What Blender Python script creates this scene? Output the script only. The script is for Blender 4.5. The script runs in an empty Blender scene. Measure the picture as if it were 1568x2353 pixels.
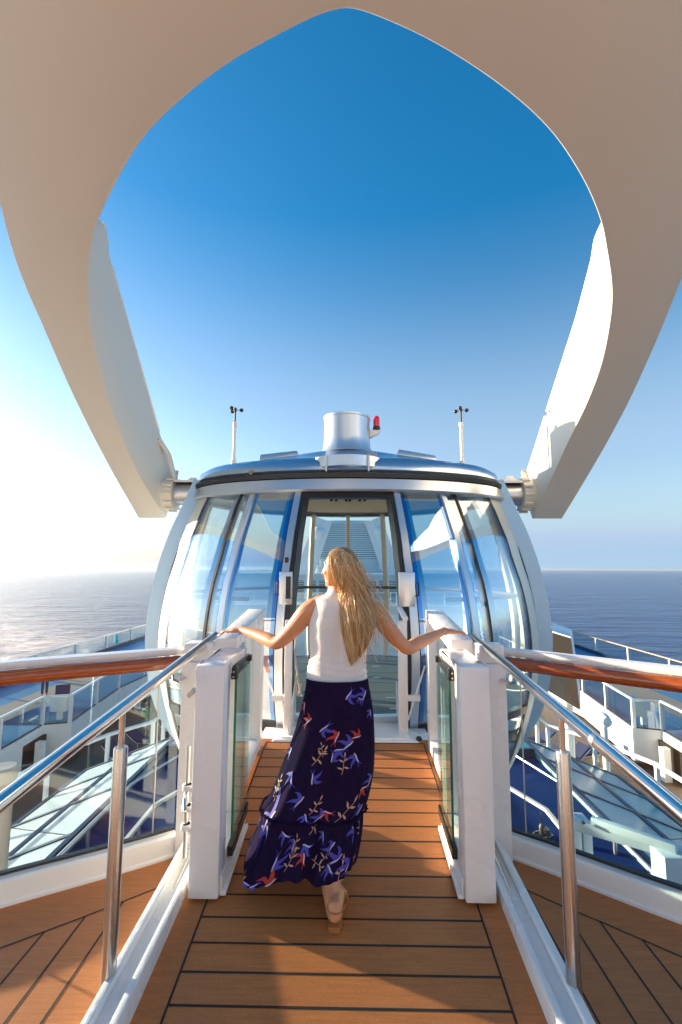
import bpy, math, random
from mathutils import Vector, Matrix, noise
from math import sin, cos, pi, radians, sqrt

random.seed(7)
scene = bpy.context.scene
COL = scene.collection

# ------------------------------------------------------------ camera, world, sun, exposure
F_PX = 1100.0                       # focal length in pixels of a 1568 x 2353 picture
cam_data = bpy.data.cameras.new('camera')
cam = bpy.data.objects.new('camera', cam_data)
COL.objects.link(cam)
cam_data.sensor_fit = 'VERTICAL'
cam_data.sensor_height = 36.0
cam_data.lens = F_PX / 2353 * 36.0
cam_data.clip_start = 0.05
cam_data.clip_end = 90000
CAM = Vector((0, 0, 1.8))
ROT = Matrix.Rotation(radians(1.0), 3, 'Z') @ Matrix.Rotation(radians(90 + 6.74), 3, 'X') @ Matrix.Rotation(radians(0.18), 3, 'Z')
cam.matrix_world = Matrix.Translation(CAM) @ ROT.to_4x4()
scene.camera = cam

SUN_ELEV = radians(9.5)
SUN_AZ = radians(68)                # to the left of straight ahead (+Y)
sun_dir = Vector((-sin(SUN_AZ) * cos(SUN_ELEV), cos(SUN_AZ) * cos(SUN_ELEV), sin(SUN_ELEV)))
world = bpy.data.worlds.new('World')
scene.world = world
world.use_nodes = True
wn = world.node_tree.nodes; wl = world.node_tree.links
sky = wn.new('ShaderNodeTexSky')
sky.sky_type = 'NISHITA'
sky.sun_disc = False
sky.sun_elevation = SUN_ELEV
sky.sun_rotation = -SUN_AZ
sky.altitude = 50
sky.air_density = 1.0
sky.dust_density = 1.4
sky.ozone_density = 4.5
hsv = wn.new('ShaderNodeHueSaturation')
hsv.inputs['Hue'].default_value = 0.487
wl.new(sky.outputs[0], hsv.inputs['Color'])
# pale marine haze low over the horizon
geo = wn.new('ShaderNodeTexCoord'); sep = wn.new('ShaderNodeSeparateXYZ'); wl.new(geo.outputs['Generated'], sep.inputs[0])
mrg = wn.new('ShaderNodeMapRange'); mrg.interpolation_type = 'SMOOTHSTEP'
mrg.inputs[1].default_value = -0.02; mrg.inputs[2].default_value = 0.55; mrg.inputs[3].default_value = 1.0; mrg.inputs[4].default_value = 0.0
wl.new(sep.outputs[2], mrg.inputs[0])
hz = wn.new('ShaderNodeMix'); hz.data_type = 'RGBA'; hz.blend_type = 'LIGHTEN'; hz.inputs[7].default_value = (1.28, 1.88, 2.55, 1)
wl.new(mrg.outputs[0], hz.inputs[0])
sat = wn.new('ShaderNodeMapRange'); sat.inputs[1].default_value = 0.0; sat.inputs[2].default_value = 0.62; sat.inputs[3].default_value = 0.50; sat.inputs[4].default_value = 1.18
wl.new(sep.outputs[2], sat.inputs[0]); wl.new(sat.outputs[0], hsv.inputs['Saturation']); wl.new(hsv.outputs[0], hz.inputs[6])
wl.new(hz.outputs[2], wn['Background'].inputs['Color'])
wn['Background'].inputs['Strength'].default_value = 0.105

sun_data = bpy.data.lights.new('sun', 'SUN')
sun = bpy.data.objects.new('sun', sun_data)
COL.objects.link(sun)
sun_data.energy = 5.0
sun_data.angle = radians(1.0)
sun_data.color = (1.0, 0.80, 0.58)
sun.rotation_euler = (-sun_dir).to_track_quat('-Z', 'Y').to_euler()
scene.view_settings.view_transform = 'Standard'
scene.view_settings.look = 'None'
scene.view_settings.gamma = 1.0
scene.view_settings.exposure = 1.68
scene.cycles.max_bounces = 10
scene.cycles.transparent_max_bounces = 24
scene.cycles.caustics_reflective = False
scene.cycles.caustics_refractive = False
scene.cycles.sample_clamp_indirect = 6

# ------------------------------------------------------------ survey helpers: a sight line met with a real plane
def ray(px, py):
    return ROT @ Vector(((px - 784) / F_PX, (1176.5 - py) / F_PX, -1))
def PY(px, py, y):
    r = ray(px, py); return CAM + r * (y / r.y)
def PZ(px, py, z):
    r = ray(px, py); return CAM + r * ((z - CAM.z) / r.z)
def PX(px, py, x):
    r = ray(px, py); return CAM + r * (x / r.x)

# ------------------------------------------------------------ object helpers
def tag(o, label=None, cat=None, group=None, kind=None):
    if label: o['label'] = label
    if cat: o['category'] = cat
    if group: o['group'] = group
    if kind: o['kind'] = kind
    return o
def thing(name, label, cat, loc=(0, 0, 0), group=None):
    o = bpy.data.objects.new(name, None); COL.objects.link(o)
    o.location = loc; o.empty_display_size = 0.2
    return tag(o, label, cat, group)

class MB:
    """collects shapes in world coordinates and links them as one mesh object"""
    def __init__(s): s.v = []; s.f = []; s.m = []; s.sm = []
    def add(s, vs, fs, mi=0, smooth=False):
        b = len(s.v); s.v += [tuple(p) for p in vs]
        for f in fs:
            s.f.append(tuple(b + i for i in f)); s.m.append(mi); s.sm.append(smooth)
    def hexa(s, p, mi=0):           # 8 corners: 4 bottom (ccw), 4 top
        s.add(p, [(3, 2, 1, 0), (4, 5, 6, 7), (0, 1, 5, 4), (1, 2, 6, 5), (2, 3, 7, 6), (3, 0, 4, 7)], mi)
    def box(s, lo, hi, mi=0):
        x0, y0, z0 = lo; x1, y1, z1 = hi
        s.hexa([(x0, y0, z0), (x1, y0, z0), (x1, y1, z0), (x0, y1, z0), (x0, y0, z1), (x1, y0, z1), (x1, y1, z1), (x0, y1, z1)], mi)
    def bar(s, a, b, w, h, up=(0, 0, 1), mi=0):
        a = Vector(a); b = Vector(b); d = (b - a).normalized(); u = Vector(up)
        sd = d.cross(u).normalized() * (w / 2); u2 = sd.cross(d).normalized() * (h / 2)
        s.hexa([a - sd - u2, a + sd - u2, b + sd - u2, b - sd - u2, a - sd + u2, a + sd + u2, b + sd + u2, b - sd + u2], mi)
    def tube(s, pts, r, n=12, mi=0, caps=True, closed=False):
        pts = [Vector(p) for p in pts]
        rs = r if isinstance(r, (list, tuple)) else [r] * len(pts)
        rings = []; N = len(pts); prev = None
        for i, p in enumerate(pts):
            if closed: d = pts[(i + 1) % N] - pts[i - 1]
            else: d = pts[min(i + 1, N - 1)] - pts[max(i - 1, 0)]
            d.normalize()
            if prev is None:
                u = Vector((0, 0, 1)) if abs(d.z) < 0.9 else Vector((1, 0, 0))
            else: u = prev
            a = (u - d * u.dot(d)).normalized(); b = d.cross(a); prev = a
            rings.append([p + (a * cos(2 * pi * k / n) + b * sin(2 * pi * k / n)) * rs[i] for k in range(n)])
        vs = [q for rg in rings for q in rg]; fs = []
        for i in range(N if closed else N - 1):
            j = (i + 1) % N
            for k in range(n):
                k2 = (k + 1) % n
                fs.append((i * n + k, i * n + k2, j * n + k2, j * n + k))
        s.add(vs, fs, mi, True)
        if caps and not closed:
            s.add(rings[0], [tuple(range(n))[::-1]], mi); s.add(rings[-1], [tuple(range(n))], mi)
    def lathe(s, c, prof, n=32, axis='z', mi=0, smooth=True):
        c = Vector(c); vs = []; fs = []
        for (r, h) in prof:
            for k in range(n):
                a = 2 * pi * k / n
                if axis == 'z': vs.append(c + Vector((r * cos(a), r * sin(a), h)))
                elif axis == 'x': vs.append(c + Vector((h, r * cos(a), r * sin(a))))
                else: vs.append(c + Vector((r * cos(a), h, r * sin(a))))
        for i in range(len(prof) - 1):
            for k in range(n):
                k2 = (k + 1) % n
                fs.append((i * n + k, i * n + k2, (i + 1) * n + k2, (i + 1) * n + k))
        s.add(vs, fs, mi, smooth)
        s.add(vs[:n], [tuple(range(n))[::-1]], mi); s.add(vs[-n:], [tuple(range(n))], mi)
    def grid(s, rows, mi=0, smooth=True, wrap=False):
        n = len(rows[0]); fs = []
        for i in range(len(rows) - 1):
            for k in range(n if wrap else n - 1):
                k2 = (k + 1) % n
                fs.append((i * n + k, i * n + k2, (i + 1) * n + k2, (i + 1) * n + k))
        s.add([q for r in rows for q in r], fs, mi, smooth)
    def shell(s, rows_a, rows_b, mi=0, smooth=True):
        """two matching grids closed into a thick sheet"""
        n = len(rows_a[0]); m = len(rows_a)
        s.grid(rows_a, mi, smooth); s.grid([r[::-1] for r in rows_b], mi, smooth)
        e = [(0, range(n)), (m - 1, range(n))]
        for (i, rg) in e: s.grid([[rows_a[i][k] for k in rg], [rows_b[i][k] for k in rg]], mi, False)
        for k in (0, n - 1): s.grid([[rows_a[i][k] for i in range(m)], [rows_b[i][k] for i in range(m)]], mi, False)
    def prism(s, poly, off, mi=0):
        poly = [Vector(p) for p in poly]; off = Vector(off); n = len(poly)
        s.add(poly + [p + off for p in poly], [tuple(range(n))[::-1], tuple(range(n, 2 * n))] + [(i, (i + 1) % n, n + (i + 1) % n, n + i) for i in range(n)], mi)
    def build(s, name, mats, parent=None, bevel=0, sharp=40):
        me = bpy.data.meshes.new(name); me.from_pydata(s.v, [], s.f)
        if not isinstance(mats, (list, tuple)): mats = [mats]
        for m in mats: me.materials.append(m)
        me.polygons.foreach_set('material_index', s.m)
        me.polygons.foreach_set('use_smooth', s.sm)
        import bmesh
        bm = bmesh.new(); bm.from_mesh(me)
        bmesh.ops.remove_doubles(bm, verts=bm.verts, dist=1e-5)
        bmesh.ops.recalc_face_normals(bm, faces=bm.faces)
        if bevel:
            eds = [e for e in bm.edges if len(e.link_faces) == 2 and e.calc_face_angle(0) > radians(35)]
            if eds: bmesh.ops.bevel(bm, geom=eds, offset=bevel, segments=2, profile=0.5, affect='EDGES', clamp_overlap=True)
            for f in bm.faces: f.smooth = True
        bm.to_mesh(me); bm.free()
        me.set_sharp_from_angle(angle=radians(sharp))
        o = bpy.data.objects.new(name, me); COL.objects.link(o)
        if parent is not None:
            o.parent = parent
            o.matrix_parent_inverse = Matrix.Identity(4)
            o.location = -world_loc(parent)
        return o
def build_each(mbs, name, m, parent):
    return [q.build(name, m, parent) for q in mbs]
def world_loc(o):
    l = Vector(o.location)
    while o.parent: o = o.parent; l = l + Vector(o.location)
    return l

# ------------------------------------------------------------ materials
def mat(name, color, rough=0.5, metal=0.0, noise_amt=0.0, noise_scale=5.0, bump=0.0, bump_scale=40.0, coat=0.0, spec=0.5, rough_var=0.0, aniso_scale=None, sss=0.0):
    m = bpy.data.materials.new(name); m.use_nodes = True
    nt = m.node_tree; N = nt.nodes; L = nt.links; p = N['Principled BSDF']
    p.inputs['Base Color'].default_value = (*color, 1); p.inputs['Roughness'].default_value = rough
    p.inputs['Metallic'].default_value = metal; p.inputs['Specular IOR Level'].default_value = spec
    p.inputs['Coat Weight'].default_value = coat
    if sss:
        p.inputs['Subsurface Weight'].default_value = sss
        p.inputs['Subsurface Radius'].default_value = (0.012, 0.004, 0.002); p.inputs['Subsurface Scale'].default_value = 1.0
    tc = N.new('ShaderNodeTexCoord'); mp = N.new('ShaderNodeMapping'); L.new(tc.outputs['Object'], mp.inputs[0])
    if aniso_scale: mp.inputs['Scale'].default_value = aniso_scale
    if noise_amt or rough_var:
        n = N.new('ShaderNodeTexNoise'); n.inputs['Scale'].default_value = noise_scale; n.inputs['Detail'].default_value = 6
        L.new(mp.outputs[0], n.inputs['Vector'])
        if noise_amt:
            mx = N.new('ShaderNodeMix'); mx.data_type = 'RGBA'
            mx.inputs[6].default_value = (*[c * (1 - noise_amt) for c in color], 1)
            mx.inputs[7].default_value = (*[min(1, c * (1 + noise_amt)) for c in color], 1)
            L.new(n.outputs[0], mx.inputs[0]); L.new(mx.outputs[2], p.inputs['Base Color'])
        if rough_var:
            mr = N.new('ShaderNodeMapRange'); mr.inputs[1].default_value = 0.3; mr.inputs[2].default_value = 0.7
            mr.inputs[3].default_value = max(0.02, rough - rough_var); mr.inputs[4].default_value = rough + rough_var
            L.new(n.outputs[0], mr.inputs[0]); L.new(mr.outputs[0], p.inputs['Roughness'])
    if bump:
        b = N.new('ShaderNodeBump'); b.inputs['Strength'].default_value = bump; b.inputs['Distance'].default_value = 0.01
        n2 = N.new('ShaderNodeTexNoise'); n2.inputs['Scale'].default_value = bump_scale; n2.inputs['Detail'].default_value = 4
        L.new(mp.outputs[0], n2.inputs['Vector']); L.new(n2.outputs[0], b.inputs['Height']); L.new(b.outputs[0], p.inputs['Normal'])
    return m
def glass(name, tint, refl=0.08, ior=1.5, wob=0.0):
    m = bpy.data.materials.new(name); m.use_nodes = True
    nt = m.node_tree; N = nt.nodes; L = nt.links; N.remove(N['Principled BSDF'])
    out = N['Material Output']; t = N.new('ShaderNodeBsdfTransparent'); t.inputs[0].default_value = (*tint, 1)
    g = N.new('ShaderNodeBsdfGlossy'); g.inputs['Roughness'].default_value = 0.0; g.inputs[0].default_value = (0.95, 0.98, 1, 1)
    ge = N.new('ShaderNodeNewGeometry'); dt = N.new('ShaderNodeVectorMath'); dt.operation = 'DOT_PRODUCT'
    L.new(ge.outputs['Normal'], dt.inputs[0]); L.new(ge.outputs['Incoming'], dt.inputs[1])
    ab_ = N.new('ShaderNodeMath'); ab_.operation = 'ABSOLUTE'; L.new(dt.outputs['Value'], ab_.inputs[0])
    om = N.new('ShaderNodeMath'); om.operation = 'SUBTRACT'; om.inputs[0].default_value = 1.0; L.new(ab_.outputs[0], om.inputs[1])
    p5 = N.new('ShaderNodeMath'); p5.operation = 'POWER'; p5.inputs[1].default_value = 5.0; L.new(om.outputs[0], p5.inputs[0])
    f0 = ((ior - 1) / (ior + 1)) ** 2
    fr = N.new('ShaderNodeMath'); fr.operation = 'MULTIPLY_ADD'; fr.inputs[1].default_value = 1 - f0; fr.inputs[2].default_value = f0; L.new(p5.outputs[0], fr.inputs[0])
    ad = N.new('ShaderNodeMath'); ad.operation = 'MULTIPLY_ADD'; ad.inputs[1].default_value = 1 - refl; ad.inputs[2].default_value = refl
    ad.use_clamp = True
    L.new(fr.outputs[0], ad.inputs[0]); mx = N.new('ShaderNodeMixShader')
    L.new(ad.outputs[0], mx.inputs[0]); L.new(t.outputs[0], mx.inputs[1]); L.new(g.outputs[0], mx.inputs[2]); L.new(mx.outputs[0], out.inputs[0])
    if wob:
        b = N.new('ShaderNodeBump'); b.inputs['Strength'].default_value = wob; b.inputs['Distance'].default_value = 0.02
        n2 = N.new('ShaderNodeTexNoise'); n2.inputs['Scale'].default_value = 1.6
        tc = N.new('ShaderNodeTexCoord'); L.new(tc.outputs['Object'], n2.inputs['Vector']); L.new(n2.outputs[0], b.inputs['Height']); L.new(b.outputs[0], g.inputs['Normal'])
    return m

M = {}
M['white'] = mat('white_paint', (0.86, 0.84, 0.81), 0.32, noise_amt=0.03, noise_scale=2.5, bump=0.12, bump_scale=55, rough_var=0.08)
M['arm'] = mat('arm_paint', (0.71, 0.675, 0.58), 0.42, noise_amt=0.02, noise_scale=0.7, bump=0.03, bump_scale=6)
M['gate_white'] = mat('gate_paint', (0.87, 0.85, 0.83), 0.28, noise_amt=0.03, noise_scale=3, bump=0.25, bump_scale=38, rough_var=0.08)
M['steel'] = mat('polished_steel', (0.72, 0.72, 0.72), 0.16, 1.0, noise_amt=0.05, noise_scale=4, rough_var=0.05)
M['brushed'] = mat('brushed_steel', (0.55, 0.53, 0.51), 0.28, 1.0, noise_amt=0.12, noise_scale=60, rough_var=0.08, aniso_scale=(1, 1, 0.02))
M['dull_steel'] = mat('dull_steel', (0.62, 0.62, 0.62), 0.38, 1.0, noise_amt=0.08, noise_scale=8)
M['silver'] = mat('silver_cladding', (0.66, 0.69, 0.72), 0.30, 0.75, noise_amt=0.03, noise_scale=1.5)
M['ringmetal'] = mat('pale_ring_cladding', (0.34, 0.50, 0.66), 0.32, 0.4, noise_amt=0.02, noise_scale=1.2)  # blue base stands in for the sky mirrored in the ring
M['cream'] = mat('cream_liner', (0.70, 0.68, 0.58), 0.4, 0.1)
M['roofblue'] = mat('roof_shell', (0.50, 0.60, 0.68), 0.24, 0.9, noise_amt=0.05, noise_scale=1.0)
M['black'] = mat('black_rubber', (0.02, 0.02, 0.022), 0.45)
M['blackmetal'] = mat('black_metal', (0.03, 0.03, 0.032), 0.25, 0.3)
M['wood'] = mat('varnished_wood', (0.36, 0.075, 0.012), 0.16, noise_amt=0.45, noise_scale=3, aniso_scale=(1.2, 12, 30), coat=0.6)
M['deck'] = mat('composite_deck', (0.48, 0.168, 0.046), 0.55, noise_amt=0.16, noise_scale=1.3, bump=0.10, bump_scale=420, rough_var=0.08)
def deck_wear(m):
    nt = m.node_tree; N = nt.nodes; L = nt.links; p = N['Principled BSDF']; old = p.inputs['Base Color'].links[0].from_socket
    tc = N.new('ShaderNodeTexCoord'); mp = N.new('ShaderNodeMapping'); mp.inputs['Scale'].default_value = (2.0, 22, 2); L.new(tc.outputs['Object'], mp.inputs[0])
    n = N.new('ShaderNodeTexNoise'); n.inputs['Scale'].default_value = 3; n.inputs['Detail'].default_value = 8; n.inputs['Roughness'].default_value = 0.75; L.new(mp.outputs[0], n.inputs['Vector'])
    n2 = N.new('ShaderNodeTexNoise'); n2.inputs['Scale'].default_value = 300; n2.inputs['Detail'].default_value = 2; L.new(tc.outputs['Object'], n2.inputs['Vector'])
    mu = N.new('ShaderNodeMath'); mu.operation = 'MULTIPLY'; L.new(n.outputs[0], mu.inputs[0]); L.new(n2.outputs[0], mu.inputs[1])
    mr = N.new('ShaderNodeMapRange'); mr.inputs[1].default_value = 0.12; mr.inputs[2].default_value = 0.38; mr.inputs[3].default_value = 0.72; mr.inputs[4].default_value = 1.25; L.new(mu.outputs[0], mr.inputs[0])
    vm = N.new('ShaderNodeVectorMath'); vm.operation = 'SCALE'; L.new(old, vm.inputs[0]); L.new(mr.outputs[0], vm.inputs['Scale']); L.new(vm.outputs[0], p.inputs['Base Color'])
deck_wear(M['deck'])
M['caulk'] = mat('black_caulk', (0.012, 0.012, 0.012), 0.7)
M['capglass'] = glass('capsule_glass', (0.93, 0.98, 0.99), 0.27, 1.5, 0.06)
M['rearglass'] = glass('rear_glass', (0.92, 0.97, 0.97), 0.02, 1.4)
M['clearglass'] = glass('clear_glass', (0.90, 0.95, 0.95), 0.02, 1.35)
M['greenglass'] = glass('green_edge_glass', (0.80, 0.90, 0.86), 0.05, 1.45)
M['green'] = mat('glass_edge', (0.02, 0.16, 0.09), 0.15)
M['bluedeck'] = mat('blue_deck_paint', (0.004, 0.026, 0.125), 0.8, spec=0.08, noise_amt=0.35, noise_scale=0.7, rough_var=0.1)
M['track'] = mat('turquoise_track', (0.01, 0.22, 0.42), 0.5, noise_amt=0.2, noise_scale=0.4)
M['beige'] = mat('beige_deck', (0.42, 0.30, 0.22), 0.6, noise_amt=0.12, noise_scale=2)
M['darkwood'] = mat('dark_teak', (0.14, 0.085, 0.05), 0.6, noise_amt=0.4, noise_scale=2)
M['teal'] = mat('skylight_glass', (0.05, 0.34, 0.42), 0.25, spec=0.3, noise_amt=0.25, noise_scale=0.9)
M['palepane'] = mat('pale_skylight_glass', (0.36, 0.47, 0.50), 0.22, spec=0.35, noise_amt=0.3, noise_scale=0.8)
M['bluestreak'] = glass('blue_edge_streak', (0.38, 0.72, 0.97), 0.10, 1.5)
M['tealback'] = mat('skylight_blind', (0.32, 0.56, 0.56), 0.5, noise_amt=0.25, noise_scale=0.8)
M['navy'] = mat('navy_frame', (0.014, 0.035, 0.075), 0.35)
M['floorgrey'] = mat('capsule_floor', (0.075, 0.105, 0.10), 0.5, noise_amt=0.15, noise_scale=10, bump=0.3, bump_scale=160)
M['interior'] = mat('interior_panel', (0.70, 0.67, 0.58), 0.45)
M['red'] = mat('red_lens', (0.85, 0.01, 0.04), 0.15, coat=0.5)
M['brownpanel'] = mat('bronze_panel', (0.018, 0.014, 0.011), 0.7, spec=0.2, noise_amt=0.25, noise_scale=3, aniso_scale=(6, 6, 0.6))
M['rope'] = mat('rope_fibre', (0.50, 0.46, 0.40), 0.9, bump=0.8, bump_scale=120)
M['tan'] = mat('tan_leather', (0.36, 0.13, 0.032), 0.45)
M['brass'] = mat('brass_fitting', (0.55, 0.36, 0.18), 0.25, 1.0)
M['palebox'] = mat('pale_blue_enamel', (0.62, 0.72, 0.76), 0.4, noise_amt=0.04, noise_scale=3)
M['grey'] = mat('grey_louver', (0.22, 0.20, 0.18), 0.5)
M['exitgreen'] = mat('green_sign', (0.05, 0.55, 0.12), 0.4)
# ============================================================ sea
def sea_mat():
    m = bpy.data.materials.new('sea_water'); m.use_nodes = True
    nt = m.node_tree; N = nt.nodes; L = nt.links; p = N['Principled BSDF']
    p.inputs['Base Color'].default_value = (0.006, 0.055, 0.20, 1); p.inputs['Roughness'].default_value = 0.14
    p.inputs['IOR'].default_value = 1.33
    tc = N.new('ShaderNodeTexCoord')
    def nz(scale, det, sx=1, sy=1, rot=0.3):
        mp = N.new('ShaderNodeMapping'); mp.inputs['Scale'].default_value = (sx, sy, 1); mp.inputs['Rotation'].default_value = (0, 0, rot)
        L.new(tc.outputs['Object'], mp.inputs[0])
        n = N.new('ShaderNodeTexNoise'); n.inputs['Scale'].default_value = scale; n.inputs['Detail'].default_value = det; n.inputs['Roughness'].default_value = 0.62
        L.new(mp.outputs[0], n.inputs['Vector']); return n
    a = nz(0.045, 9, 0.6, 1.4, 0.2); b = nz(0.014, 7, 0.5, 1.3, -0.3)
    ad = N.new('ShaderNodeMath'); ad.operation = 'MULTIPLY_ADD'; L.new(b.outputs[0], ad.inputs[0]); ad.inputs[1].default_value = 1.6; L.new(a.outputs[0], ad.inputs[2])
    bp = N.new('ShaderNodeBump'); bp.inputs['Strength'].default_value = 1.0; bp.inputs['Distance'].default_value = 14.0
    L.new(ad.outputs[0], bp.inputs['Height']); L.new(bp.outputs[0], p.inputs['Normal'])
    return m
sea = MB()
rr = [0, 60, 140, 300, 700, 1600, 4000, 10000, 24000]
SEA_Z = -42
rows = [[(r * cos(2 * pi * k / 64), r * sin(2 * pi * k / 64), SEA_Z) for k in range(64)] for r in rr[1:]]
sea.grid(rows, 0, False, True)
sea.add(rows[0], [tuple(range(64))])
tag(sea.build('sea', sea_mat()), kind='structure')
hzm = bpy.data.materials.new('marine_haze'); hzm.use_nodes = True
hn = hzm.node_tree.nodes; hn.remove(hn['Principled BSDF']); pv = hn.new('ShaderNodeVolumePrincipled')
pv.inputs['Color'].default_value = (0.90, 0.96, 1.0, 1); pv.inputs['Density'].default_value = 4.2e-5; pv.inputs['Anisotropy'].default_value = 0.6
hzm.node_tree.links.new(pv.outputs[0], hn['Material Output'].inputs['Volume'])
hb_ = MB(); hb_.box((-25000, -25000, SEA_Z - 1.5), (25000, 25000, 30)); tag(hb_.build('haze', hzm), kind='stuff')

# ============================================================ upper platform deck and ramp
XC = -0.035                         # centre line of the ramp
SL = 0.1016                         # ramp slope
DZ = 0.18                           # height of the level platform
def rz(y): return SL * y
ramp = MB()
def slab(mb, x0, x1, y0, y1, top, th, mi=0):
    mb.hexa([(x0, y0, top(y0) - th), (x1, y0, top(y0) - th), (x1, y1, top(y1) - th), (x0, y1, top(y1) - th),
             (x0, y0, top(y0)), (x1, y0, top(y0)), (x1, y1, top(y1)), (x0, y1, top(y1))], mi)
slab(ramp, XC - 0.77, XC + 0.77, 1.775, 4.10, rz, 0.10, 0)
cw = 0.0042
PBX = 0.632
yy = [1.825 + 0.1305 * k for k in range(18)]
for y in yy:
    if y < 4.02: slab(ramp, XC - PBX, XC + PBX, y - cw, y + cw, lambda q: rz(q) + 0.0015, 0.004, 1)
for s in (-1, 1): slab(ramp, XC + s * PBX - cw, XC + s * PBX + cw, 1.80, 4.03, lambda q: rz(q) + 0.0022, 0.004, 1)
slab(ramp, XC - PBX, XC + PBX, 4.03, 4.04, lambda q: rz(q) + 0.0015, 0.004, 1)
tag(ramp.build('ramp', [M['deck'], M['caulk']]), kind='structure')

# level deck either side of the ramp and behind the viewer; its outer edge follows the kerb
kerb_px_l = [(-420, 2215), (-200, 2150), (0, 2085), (200, 2028), (330, 1990), (405, 1966)]
kerb_px_r = [(1165, 1968), (1260, 2003), (1400, 2058), (1568, 2122), (1780, 2200), (2000, 2280)]
kl = [PZ(x, y, DZ) for x, y in kerb_px_l]; kr = [PZ(x, y, DZ) for x, y in kerb_px_r]
dk = MB()
def deck_poly(pts, z0, z1):
    n = len(pts)
    dk.add([(p[0], p[1], z0) for p in pts] + [(p[0], p[1], z1) for p in pts],
           [tuple(range(n))[::-1], tuple(range(n, 2 * n))] + [(i, (i + 1) % n, n + (i + 1) % n, n + i) for i in range(n)])
E0 = XC - 0.775; E1 = XC + 0.775
lpoly = [(-4.2, -6, 0), (E0, -6, 0), (E0, kl[-1].y + 0.05, 0)] + [tuple(p) for p in reversed(kl)] + [(-4.2, kl[0].y, 0)]
rpoly = [(E1, -6, 0), (4.2, -6, 0), (4.2, kr[-1].y, 0)] + [tuple(p) for p in reversed(kr)] + [(E1, kr[0].y + 0.05, 0)]
deck_poly(lpoly, DZ - 0.2, DZ); deck_poly(rpoly, DZ - 0.2, DZ)
dk.box((E0, -6, DZ - 0.2), (E1, 1.775, DZ))
def flat_strip(a, b, w, dz):
    a = Vector(a); b = Vector(b); d = (b - a).normalized(); s_ = Vector((-d.y, d.x, 0)) * w / 2
    z = DZ + dz
    dk.add([(a.x - s_.x, a.y - s_.y, z), (a.x + s_.x, a.y + s_.y, z), (b.x + s_.x, b.y + s_.y, z), (b.x - s_.x, b.y - s_.y, z)], [(0, 1, 2, 3)], 1)
# caulked margin board parallel to the kerb, then planks running fore and aft
ml = [PZ(x, y, DZ) for x, y in [(-420, 2330), (-200, 2253), (0, 2180), (200, 2105), (365, 2040)]]
mr = [PZ(x, y, DZ) for x, y in [(1180, 2032), (1275, 2075), (1400, 2127), (1568, 2200), (1780, 2290), (2000, 2385)]]
for ln in (ml, mr):
    for i in range(len(ln) - 1): flat_strip(ln[i], ln[i + 1], 0.008, 0.0022)
def y_on(ln, x):
    for i in range(len(ln) - 1):
        a, b = ln[i], ln[i + 1]
        if min(a.x, b.x) <= x <= max(a.x, b.x): return a.y + (b.y - a.y) * (x - a.x) / (b.x - a.x)
    return None
x = E0 - 0.16
while x > -3.6:
    y1 = y_on(ml, x)
    if y1: flat_strip((x, -5.9, 0), (x, y1, 0), 0.008, 0.0015)
    x -= 0.131
x = E1 + 0.16
while x < 3.6:
    y1 = y_on(mr, x)
    if y1: flat_strip((x, -5.9, 0), (x, y1, 0), 0.008, 0.0015)
    x += 0.131
tag(dk.build('deck', [M['deck'], M['caulk']]), kind='structure')

# ============================================================ lifting arm (forked boom over the capsule)
# its underside is one inclined plane z = A - B*y; the outline is laid out on that plane
ARM_B = 0.65; ARM_A = 2.40 + ARM_B * 5.8
ARM_N = Vector((0, ARM_B, 1)).normalized()
def PA(px, py):
    r = ray(px, py); t = (ARM_A - CAM.z) / (r.z + ARM_B * r.y); return CAM + r * t
left_out = [(300, 1165), (318, 1190), (255, 1080), (200, 975), (150, 870), (100, 755), (62, 670), (30, 585), (0, 475), (-30, 340), (-55, 180), (-75, 0), (-80, -200), (-60, -450), (60, -760), (380, -980)]
left_in = [(385, 1165), (382, 1190), (327, 1105), (280, 1003), (240, 890), (209, 750), (202, 645), (210, 560), (232, 490), (272, 408), (325, 322), (405, 238), (515, 152), (630, 85), (735, 34), (800, 17.5)]
right_out = [(1300, 1165), (1292, 1192), (1345, 1105), (1400, 1010), (1450, 915), (1500, 805), (1540, 710), (1580, 605), (1615, 480), (1650, 340), (1675, 180), (1695, 0), (1700, -200), (1680, -450), (1560, -760), (1240, -980)]
right_in = [(1225, 1165), (1224, 1192), (1263, 1110), (1308, 1012), (1350, 925), (1383, 835), (1403, 735), (1407, 660), (1395, 570), (1378, 495), (1335, 400), (1262, 295), (1150, 195), (1000, 98), (850, 30), (780, 17.5)]
flare_l = [0, 0, 0, 0, 0, 0, 0, 0.0, 0.18, 0.38, 0.50, 0.60, 0.64, 0.66, 0.66, 0.66]
flare_r = [0, 0, 0, 0, 0, 0, 0, 0.0, 0.0, 0.18, 0.42, 0.58, 0.68, 0.70, 0.68, 0.66]
thick_l = [0.45, 0.60, 0.80, 0.90, 0.88, 0.71, 0.52, 0.31, 0.24, 0.24, 0.26, 0.28, 0.32, 0.40, 0.50, 0.60]
thick_r = [0.45, 0.56, 0.64, 0.72, 0.79, 0.77, 0.66, 0.51, 0.25, 0.22, 0.25, 0.26, 0.30, 0.38, 0.48, 0.60]
thick = thick_l
def catmull(ps, sub):
    out = []
    for i in range(len(ps) - 1):
        p0 = ps[max(i - 1, 0)]; p1 = ps[i]; p2 = ps[i + 1]; p3 = ps[min(i + 2, len(ps) - 1)]
        for k in range(sub):
            t = k / sub
            out.append(0.5 * ((2 * p1) + (p2 - p0) * t + (2 * p0 - 5 * p1 + 4 * p2 - p3) * t * t + (3 * p1 - p0 - 3 * p2 + p3) * t ** 3))
    out.append(ps[-1]); return out
arm_root = thing('lifting_arm', 'huge white forked boom arching overhead and holding the glass capsule', 'crane arm', (0, 5.8, 2.6))
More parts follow.
